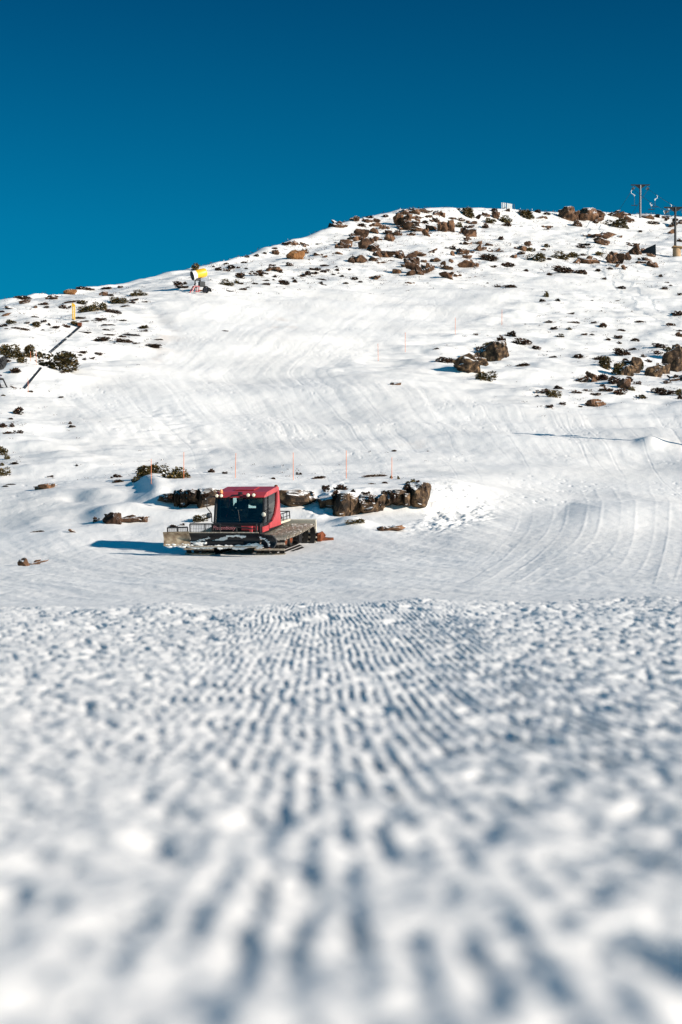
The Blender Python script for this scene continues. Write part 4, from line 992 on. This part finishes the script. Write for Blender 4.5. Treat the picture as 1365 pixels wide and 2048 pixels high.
# ------------------------------------------------------------------ driver: one skinned body
def person():
    o_me = bpy.data.meshes.new('person'); bm = bmesh.new(); lay = bm.verts.layers.skin.verify(); vs = {}
    def v(n, p, r): q = bm.verts.new(P3(*p)); q[lay].radius = (r, r); vs[n] = q; return q
    def e(a, b): bm.edges.new((vs[a], vs[b]))
    v('pelvis', (0, 0, .10), .16); vs['pelvis'][lay].use_root = True
    v('waist', (0, -.03, .28), .15); v('chest', (0, -.05, .48), .17); v('neckb', (0, -.04, .63), .075); v('neck', (0, -.02, .69), .06); v('head', (0, .0, .79), .095); v('crown', (0, -.01, .89), .075)
    for a, b in (('pelvis', 'waist'), ('waist', 'chest'), ('chest', 'neckb'), ('neckb', 'neck'), ('neck', 'head'), ('head', 'crown')): e(a, b)
    for s, t in ((-1, 'a'), (1, 'b')):
        v('sh' + t, (.2 * s, -.04, .55), .075); v('el' + t, (.27 * s, .14, .34), .055); v('wr' + t, (.17 * s, .42, .36), .036); v('pa' + t, (.155 * s, .50, .37), .036)
        e('chest', 'sh' + t); e('sh' + t, 'el' + t); e('el' + t, 'wr' + t); e('wr' + t, 'pa' + t)
        for k in range(4):
            x = (.155 + (k - 1.5) * .02) * s
            v(f'f{k}{t}', (x, .545 + .004 * (k % 3), .385), .009); v(f'g{k}{t}', (x, .565 + .005 * (k % 2), .362), .008); e('pa' + t, f'f{k}{t}'); e(f'f{k}{t}', f'g{k}{t}')
        v('th' + t, (.11 * s, .49, .385), .010); v('ti' + t, (.10 * s, .53, .39), .008); e('wr' + t, 'th' + t); e('th' + t, 'ti' + t)
        v('hi' + t, (.1 * s, .05, .08), .11); v('kn' + t, (.13 * s, .46, .12), .075); v('an' + t, (.13 * s, .56, -.28), .05); v('to' + t, (.13 * s, .72, -.33), .04)
        e('pelvis', 'hi' + t); e('hi' + t, 'kn' + t); e('kn' + t, 'an' + t); e('an' + t, 'to' + t)
    bm.to_mesh(o_me); bm.free()
    o = bpy.data.objects.new('t', o_me); col.objects.link(o)
    o.modifiers.new('s', 'SKIN'); sb = o.modifiers.new('u', 'SUBSURF'); sb.levels = 2; sb.render_levels = 2
    m2 = bpy.data.meshes.new_from_object(o.evaluated_get(bpy.context.evaluated_depsgraph_get())); bpy.data.objects.remove(o)
    m2.name = 'person'; m2.materials.clear(); m2.materials.append(M['cloth']); m2.materials.append(M['skin'])
    # shape a face: nose and brow
    for vv in m2.vertices:
        p = vv.co
        if p.z > .71 and p.y < -.05:
            if abs(p.x) < .02 and .75 < p.z < .80: p.y -= .022
            if .80 < p.z < .83: p.y -= .006
            if abs(abs(p.x) - .035) < .016 and .785 < p.z < .80: p.y += .008
    for pl in m2.polygons:
        c = pl.center
        if (c.z > .68 and c.z < .85) or (c.y < -.44 and .33 < c.z < .45): pl.material_index = 1
        pl.use_smooth = True
    o = bpy.data.objects.new('person', m2); col.objects.link(o)
    h = MB(); h.lathe([(-.05, .108), (0, .112), (.05, .10), (.09, .06), (.10, 0)], P3(0, -.012, .84), (0, 0, 1), 16); h.build('beanie', M['cloth'], o, True)
    for s in (-1, 1):
        ea = MB(); ea.lump(P3(.098 * s, -.01, .785), (.012, .025, .034), 1); ea.build('ear', M['skin'], o, True)
    return o
pe = person(); tag(pe, 'person in dark jacket and dark cap seated at the wheel inside the groomer cab', 'person')
pe.matrix_world = VM @ Matrix.Translation(P3(-.38, -.18, 1.30))
kb = MB()
kb.lump((0, 0, 0), (.42, .2, .25), 3, 4); khaki_lump = kb.build('khaki_lump', M['khaki'], None, True)  # mottled khaki lump set behind the windscreen
tag(khaki_lump, 'mottled khaki lump behind the groomer windscreen', 'khaki_lump'); khaki_lump.matrix_world = VM @ Matrix.Translation(P3(.30, -.5, 2.0))

# ------------------------------------------------------------------ snow guns
def snow_gun(loc, s, rz, label):
    """local x: barrel axis towards the sunny side (rear), nozzle ring on the shaded side"""
    g = empty('snow_gun', loc, label, 'snow gun', 'fan snow guns on the slope'); g.scale = (s, s, s); g.rotation_euler = (0, 0, rz)
    ax = Vector((.93, 0, .30)).normalized(); c = Vector((0, 0, 1.95))
    mb = MB(); mb.lathe([(-.22, .455), (-.2, .475), (.12, .475), (.75, .46), (.9, .40), (.92, .30), (.88, .26)], c, ax, 22); b = mb.build('barrel', M['yellow'], g, True)
    mb = MB(); mb.lathe([(-.60, .50), (-.64, .49), (-.58, .46), (.0, .40), (.06, .43), (.06, .45), (.0, .452), (-.5, .50), (-.60, .50)], c, ax, 24); n = mb.build('nozzle_cone', M['white'], g, True)
    mb = MB(); mb.lathe([(-.645, .485), (-.60, .44), (-.55, .16), (-.66, .12), (-.68, 0)], c, ax, 24)
    for k in range(8):
        q = k * math.pi / 4; u = ax.orthogonal().normalized(); w = ax.cross(u); dd = u * math.cos(q) + w * math.sin(q)
        mb.tube([c + ax * -.6 + dd * .12, c + ax * -.6 + dd * .52], .025, 6)
    mb.build('nozzle_ring', M['dark'], n)
    mb = MB(); mb.tube([(-.32, 0, .35), (-.28, 0, 1.5)], .07, 8); mb.tube([(.28, 0, .9), (.22, 0, 1.7)], .09, 8); mb.tube([(-.3, -.26, 1.45), (.3, -.26, 1.6)], .05, 6); mb.tube([(-.3, .26, 1.45), (.3, .26, 1.6)], .05, 6)
    mb.tube([(-.3, -.3, .95), (-.3, .3, .95)], .05, 6); mb.box((.0, 0, 1.4), (.5, .5, .14)); mb.build('mast', M['dark'], g)
    mb = MB(); mb.box((.42, 0, .98), (.62, .5, .5), bev=.05); mb.build('compressor_box', M['tarp'], g)
    mb = MB()
    mb.tube([(-.75, -.35, .08), (-.42, -.3, .72), (-.3, 0, .75)], .055, 6); mb.tube([(-.75, .35, .08), (-.42, .3, .72), (-.3, 0, .75)], .055, 6)
    mb.tube([(.0, -.32, .12), (.0, -.32, .72)], .05, 6); mb.tube([(.0, .32, .12), (.0, .32, .72)], .05, 6)
    mb.tube([(-.42, -.32, .68), (.05, -.32, .68)], .045, 6); mb.tube([(-.42, .32, .68), (.05, .32, .68)], .045, 6); mb.tube([(-.4, -.35, .12), (.05, -.35, .12)], .04, 6)
    mb.build('support_legs', M['red'], g)
    mb = MB(); mb.tube([(0, 0, .32), (1.0, 0, .34)], .07, 8); mb.tube([(.71, -.42, .34), (1.29, .42, .34)], .05, 8); mb.build('axle', M['rust'], g)
    for y in (-.52, .52):
        mb = MB(); n_ = 24; wx = 1.0 + y * .55; mb.tube([(wx + .34 * .6 * math.cos(2 * math.pi * k / n_), y * .8 - .27 * math.cos(2 * math.pi * k / n_), .36 + .34 * math.sin(2 * math.pi * k / n_)) for k in range(n_)], .06, 8, True); w = mb.build('wheel', M['rubber'], g, True)
        mb = MB(); mb.lathe([(-.04, .27), (-.02, .06), (.02, .06), (.04, .27)], (wx, y * .8, .36), (.8, .6, 0), 16); mb.build('rim', M['grey'], w, True)
    return g
p = gpt(398, 586); gs = 50 / FPX * p.y / 2.55
g1 = snow_gun(p - Vector((.1, 0, .05)), gs, R(24), 'yellow and white snow gun on red legs at the upper edge of the piste')
p = gpt(-9, 778); g2 = copy_tree(g1); g2.location = p; g2.rotation_euler = (0, 0, R(152)); g2.scale = (gs * .98,) * 3
for ch in g2.children:
    if ch.name.startswith('support_legs'): ch.data = ch.data.copy(); ch.data.materials[0] = M['dark']
g2['label'] = 'snow gun cut off by the picture edge beside the twin olive bushes'

# yellow lance pole: doubled tube with a hooked head
p = gpt(147, 640); k = p.y / FPX
L = empty('snow_lance', p, 'yellow upright snow lance with a hooked head among dark heath', 'snow lance')
mb = MB(); mb.tube([(-.9 * k, 0, -.2), (-.9 * k, 0, 32 * k)], 1.3 * k, 10); mb.build('pole', M['yellow'], L, True)
mb = MB(); mb.tube([(2.6 * k, 0, 0), (2.6 * k, 0, 26 * k), (1.6 * k, 0, 31 * k), (-1.2 * k, 0, 33 * k), (-3.0 * k, 0, 32 * k)], 1.25 * k, 10); mb.build('supply_pipe', M['yellow'], L, True)
mb = MB(); mb.box((.4 * k, 0, 29 * k), (7 * k, 3 * k, 3 * k), bev=.3 * k); mb.build('clamp', M['yellow'], L)
mb = MB(); mb.lathe([(-.2, 2.2 * k), (1.4 * k, 1.9 * k), (1.5 * k, 0)], (-.3 * k, 0, 0), (0, 0, 1), 12); mb.build('foot', M['dark'], L)
p = gpt(160, 655); bx = MB(); bx.box((0, 0, .25), (8 * k, 5 * k, 6.5 * k), bev=.03); bx.box((0, 0, .25 + 3.6 * k), (9 * k, 6 * k, .7 * k)); o = bx.build('hydrant_box', M['rust']); o.location = p
tag(o, 'brown hydrant box at the head of the dark pipe pair below the yellow lance', 'hydrant box')

# black snowmaking pipes lying down the slope, crusted with snow
for (xa, ya, xb, yb, lab) in ((163, 652, 100, 706, 'pair of dark pipes lying down the slope from the brown hydrant box'), (83, 736, 49, 777, 'short pair of dark pipes below the biggest olive shrub')):
    first = gpt(xa, ya); mb = MB()
    for s in (-1.25, 1.25):
        pts = []
        for i in range(13):
            t = i / 12; q = gpt(xa + (xb - xa) * t + s * (.6 + .5 * t), ya + (yb - ya) * t + s * .6); k = q.y / FPX
            pts.append(q + Vector((0, 0, .75 * k)) - first)
        mb.tube(pts, [.95 * first.y / FPX] * 13, 8)
    for i in range(5):
        t = .1 + .2 * i; q = gpt(xa + (xb - xa) * t, ya + (yb - ya) * t) - first; k = first.y / FPX; mb.box(q + Vector((0, 0, .8 * k)), (4.6 * k, .9 * k, .9 * k), Matrix.Rotation(.5, 3, 'Y'))
    o = mb.build('snowmaking_pipe', M['dark'], None, True); o.location = first; tag(o, lab, 'pipe', 'dark pipes on the slope')
# marker poles
def pole_mesh():
    mb = MB(); mb.tube([(0, 0, -.3), (.004, 0, .5), (0, 0, 1)], [.030, .028, .024], 6); return mb
pm = None; pl_lab = ['in the olive bank shrubs', 'rising from the bank shrub behind the groomer mirror', 'above the groomer roof', 'above the short reddish ledge', 'tallest one, above the trodden path', 'above the mossy end of the long ledge']
def marker(x, y0, y1, lab, grp):
    p = gpt(x, y1); h = (y1 - y0) / FPX * p.y
    mb = MB(); lean = random.uniform(-.03, .03); r = (.62 if y1 > 900 else .42) / FPX * p.y
    mb.tube([(0, 0, -.3), (lean * h * .5, 0, h * .5), (lean * h, 0, h)], [r, r * .95, r * .85], 6)
    o = mb.build('marker_pole', M['orangepole']); o.location = p; tag(o, lab, 'marker pole', grp)
for (x, y0, y1), lab in zip([(303, 918, 968), (368, 904, 957), (471, 906, 956), (587, 905, 960), (693, 901, 957), (784, 915, 958)], pl_lab):
    marker(x, y0, y1, f'thin orange marker pole {lab}', 'orange marker poles along the bank')
for (x, y0, y1), lab in zip([(757, 687, 722), (811, 665, 704), (911, 635, 669), (1004, 619, 650)], ['first uphill of the churned snow', 'second, between two others on the piste edge', 'uphill of the mossy boulder pair', 'faint one farthest up the piste edge']):
    marker(x, y0, y1, f'thin orange marker pole {lab.replace("farthest", "highest")}', 'orange marker poles on the piste edge')
for (x, y0, y1), lab in zip([(57, 752, 785), (73, 700, 730), (62, 703, 722)], ['below the twin olive bushes', 'between the biggest shrub and twin bushes', 'leaning against the twin olive bushes']):
    marker(x, y0, y1, f'thin orange marker pole {lab}', 'orange marker poles by the olive bushes')

# white slatted screen on the skyline
d, r = ground_at(1014, 418); p = pt(1014, r, d); k = d / FPX
S = empty('slatted_screen', p, 'white slatted screen standing on the skyline rocks', 'screen')
for i, (x, w, h) in enumerate(((-9.8, 1.2, 13), (-6.6, 2.4, 12.6), (-3.2, 2.2, 12.2), (1.4, 2.4, 11.6), (4.2, 2.2, 11), (6.8, 2.6, 10.6), (9.6, 2.4, 10.2))):
    mb = MB(); mb.box((x * k, 0, h * k / 2 - .3), (w * k, .08, h * k + .6)); mb.build('slat', M['white'], S)
mb = MB(); mb.tube([(-10 * k, .1, 11.5 * k), (11 * k, .1, 9 * k)], .05, 6); mb.tube([(-10 * k, .1, 3 * k), (11 * k, .1, 2.4 * k)], .05, 6); mb.tube([(15 * k, .1, -1), (15 * k, .1, 10 * k)], .05, 6); mb.build('rail', M['grey'], S)

# ------------------------------------------------------------------ drag lift
def pylon(loc, h, span, label, k):
    o = empty('lift_pylon', loc, label, 'lift pylon', 'drag lift pylons')
    mb = MB(); mb.tube([(0, 0, -1.2), (0, 0, h)], [.19 * k, .16 * k], 14); mb.build('mast', M['grey'] if k > 1.05 else M['dark'], o, True)
    mb = MB(); mb.box((0, 0, h), (span, .22, .18), bev=.02)
    for s in (-1, 1): mb.prism([(0, h - .62), (.22 * s, h - .62), (.95 * s, h - .1), (0, h - .1)], -.06, .06, 'y')
    mb.build('crossarm', M['dark'], o)
    for s in (-1, 1):
        x = s * (span / 2 - .42)
        mb = MB(); mb.tube([(x, 0, h - .05), (x, 0, h - .45)], .05, 6); mb.box((x, 0, h - .62), (.5, 1.1, .12), bev=.02); sb = mb.build('sheave_bracket', M['grey'], o)
        for yy in (-.4, 0, .4):
            w = MB(); w.lathe([(-.05, .05), (-.05, .19), (0, .16), (.05, .19), (.05, .05)], (x + .12 * s, yy, h - .72), (1, 0, 0), 14); w.build('sheave', M['dark'], sb, True)
    return o
da_, ra_ = ground_at(1281, 436); pa = pt(1281, ra_ + 1.5, da_); ha = (ra_ + 1.5 - 370) / FPX * da_
pyA = pylon(pa, ha, 38 / FPX * da_, 'tall grey lift pylon with crossarm standing on the skyline', 1.1)
db_, rb_ = ground_at(1351, 513); pb = pt(1351, rb_ - 18, db_); hb = (rb_ - 18 - 415) / FPX * db_
pyB = pylon(pb, hb, 45 / FPX * db_, 'dark lift pylon on a concrete footing near the picture edge', 1.0)
kb_ = db_ / FPX
ft = empty('pylon_footing', pt(1354, rb_, db_), 'pale concrete drum footing with planked top beneath the dark lift pylon', 'footing')
mb = MB(); mb.lathe([(-.6, 8.4 * kb_), (17 * kb_, 8.0 * kb_), (17.2 * kb_, 0)], (0, 0, 0), (0, 0, 1), 20); mb.build('concrete_drum', M['concrete'], ft, True)
mb = MB(); mb.box((4 * kb_, 0, 18.2 * kb_), (26 * kb_, 20 * kb_, 2 * kb_), Matrix.Rotation(R(4), 3, 'Y')); mb.build('plank_platform', M['wood'], ft)
# T-bars hanging on the rope
def tbar(px, y0, y1, d, mir, label):
    k = d / FPX; h = (y1 - y0) * k
    o = empty('tow_bar', pt(px, y0, d), label, 'tow bar', 'tow bars hanging from the lift rope')
    mb = MB(); m_ = 1 if mir else -1; a = .36 * h
    mb.tube([(0, 0, 0), (m_ * .10 * h, 0, -.12 * h), (m_ * .08 * h, 0, -.26 * h), (-m_ * .10 * h, 0, -.36 * h)], .048, 8); mb.build('hanger_arm', M['white'], o, True)
    mb = MB(); mb.lathe([(-.12, .05), (-.10, .13), (.10, .13), (.12, .05)], (-m_ * .10 * h, 0, -.40 * h), (0, 1, 0), 12); mb.build('spring_box', M['white'], o, True)
    mb = MB(); mb.tube([(-m_ * .10 * h, 0, -.42 * h), (-m_ * .10 * h, 0, -h)], .035, 6); mb.build('drop_rod', M['grey'], o)
    mb = MB(); mb.tube([(-m_ * .10 * h - .55, 0, -h + .05), (-m_ * .10 * h, 0, -h), (-m_ * .10 * h + .55, 0, -h + .05)], .06, 6); mb.build('cross_bar', M['dark'], o)
def onrope(px, side):
    if side: x0, y0, x1, y1 = 1297, 378, 1370, 422
    else: x0, y0, x1, y1 = 1266, 378, 1332, 422
    t = (px - x0) / (x1 - x0); return y0 + (y1 - y0) * t + 3 * math.sin(math.pi * min(max(t, 0), 1)), da_ + (db_ - da_) * t
for px, side, y1, mir, lab in ((1266, 0, 411, 0, 'white tow bar hanging by the skyline pylon, its rod longest'), (1313, 1, 414, 1, 'white tow bar high on the outer rope between the pylons'),
                               (1341, 1, 433, 1, 'white tow bar just above the dark pylon crossarm'), (1302, 0, 419, 0, 'white tow bar low on the inner rope between the pylons'), (1329, 0, 434, 0, 'white tow bar under the end of the dark pylon crossarm')):
    yy, dd = onrope(px, side); tbar(px, yy, y1, dd, mir, lab)
for side, lab in ((0, 'thin inner lift rope running down between the pylons'), (1, 'thin outer lift rope running down between the pylons')):
    pts = [pt(px, *onrope(px, side)) for px in (np.linspace(1266, 1332, 12) if side == 0 else np.linspace(1297, 1370, 12))]
    beyond = [pts[0] + Vector((-.8, 12, -1.4)), pts[0] + Vector((-2.2, 40, -6))]
    below = [pts[-1] + Vector((2.2, -22, -4.2)), pts[-1] + Vector((9.5, -95, -21))]
    mb = MB(); mb.tube(beyond[::-1] + pts + below, .03, 5); o = mb.build('lift_rope', M['dark']); tag(o, lab, 'rope', 'lift ropes')

# dark tarpaulin sheet over a slab
p = gpt(1296, 508); k = p.y / FPX; mb = MB()
mb.add([(-17 * k, 0, -.3), (16 * k, -.3, -.3), (16 * k, 0, 20 * k), (-2 * k, .6, 13 * k), (-17 * k, 1.2, .5 * k), (-15 * k, 3, -.2), (16 * k, 3, -.2), (16.3 * k, 2.4, 20 * k)],
       [(0, 1, 2, 3, 4), (4, 3, 7, 5), (3, 2, 7), (1, 6, 7, 2), (0, 4, 5), (5, 7, 6), (0, 5, 6, 1)])
o = mb.build('tarpaulin', M['tarp']); o.location = p; tag(o, 'dark sloping tarpaulin beside the lift track, tall at one end', 'tarpaulin')

# a further pylon of the same lift, standing beside the flat: its shadow with the crossarm lies across the snow
pg = gpt(1402, 893)
pyC = pylon(pg, 4.9, 3.0, 'short lift pylon beside the groomed flat, its long shadow lying across the snow', 1.0); pyC.rotation_euler = (0, 0, R(35))
# ------------------------------------------------------------------ light, sky, camera
SUN_EL, SUN_AZ = 18.2, 27.0           # azimuth: towards the viewer from due sideways
sd = Vector((math.cos(R(SUN_EL)) * math.cos(R(SUN_AZ)), -math.cos(R(SUN_EL)) * math.sin(R(SUN_AZ)), math.sin(R(SUN_EL))))
ld = bpy.data.lights.new('sun', 'SUN'); ld.energy = 5.0; ld.angle = R(.53); ld.color = (1, .905, .80)
lo_ = bpy.data.objects.new('sun', ld); col.objects.link(lo_); lo_.rotation_euler = sd.to_track_quat('Z', 'Y').to_euler(); lo_.location = (40, -30, 60)
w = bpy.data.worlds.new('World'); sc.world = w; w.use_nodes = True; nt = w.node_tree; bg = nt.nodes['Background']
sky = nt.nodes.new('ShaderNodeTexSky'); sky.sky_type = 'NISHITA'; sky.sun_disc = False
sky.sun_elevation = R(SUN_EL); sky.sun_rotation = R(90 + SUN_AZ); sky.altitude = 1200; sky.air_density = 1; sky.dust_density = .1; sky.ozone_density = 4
# a clear, deep mountain sky: filtered to its blue, deeper with height in view, brightened overhead as added blue fill
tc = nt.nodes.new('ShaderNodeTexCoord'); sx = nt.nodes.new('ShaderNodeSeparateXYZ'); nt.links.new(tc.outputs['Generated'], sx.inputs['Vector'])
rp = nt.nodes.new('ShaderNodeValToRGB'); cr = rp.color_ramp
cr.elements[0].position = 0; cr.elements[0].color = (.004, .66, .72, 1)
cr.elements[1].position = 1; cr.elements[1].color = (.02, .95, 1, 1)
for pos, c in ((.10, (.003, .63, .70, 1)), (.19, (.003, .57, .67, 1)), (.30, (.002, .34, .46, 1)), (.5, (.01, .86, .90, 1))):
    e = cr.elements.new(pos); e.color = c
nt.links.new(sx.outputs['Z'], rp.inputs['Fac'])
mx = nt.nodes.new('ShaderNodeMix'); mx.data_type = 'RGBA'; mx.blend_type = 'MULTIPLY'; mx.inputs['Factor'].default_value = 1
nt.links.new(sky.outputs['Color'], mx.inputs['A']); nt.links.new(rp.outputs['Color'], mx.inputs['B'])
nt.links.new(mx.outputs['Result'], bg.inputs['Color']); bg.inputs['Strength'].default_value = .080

cam = bpy.data.cameras.new('camera'); co_ = bpy.data.objects.new('camera', cam); col.objects.link(co_)
cam.sensor_fit = 'VERTICAL'; cam.sensor_height = 36; cam.lens = FPX * 36 / 2048; cam.shift_y = (YH - 1024) / 2048
co_.rotation_euler = (R(90), 0, 0); co_.location = (0, 0, 0); cam.clip_start = .05; cam.clip_end = 12000
cam.dof.use_dof = True; cam.dof.focus_distance = 80; cam.dof.aperture_fstop = 3.6; cam.dof.aperture_blades = 0
sc.camera = co_
sc.cycles.diffuse_bounces = 1
vs_ = sc.view_settings; vs_.view_transform = 'Standard'; vs_.look = 'None'; vs_.gamma = 1; vs_.exposure = .40
sc.render.resolution_x, sc.render.resolution_y = 682, 1024
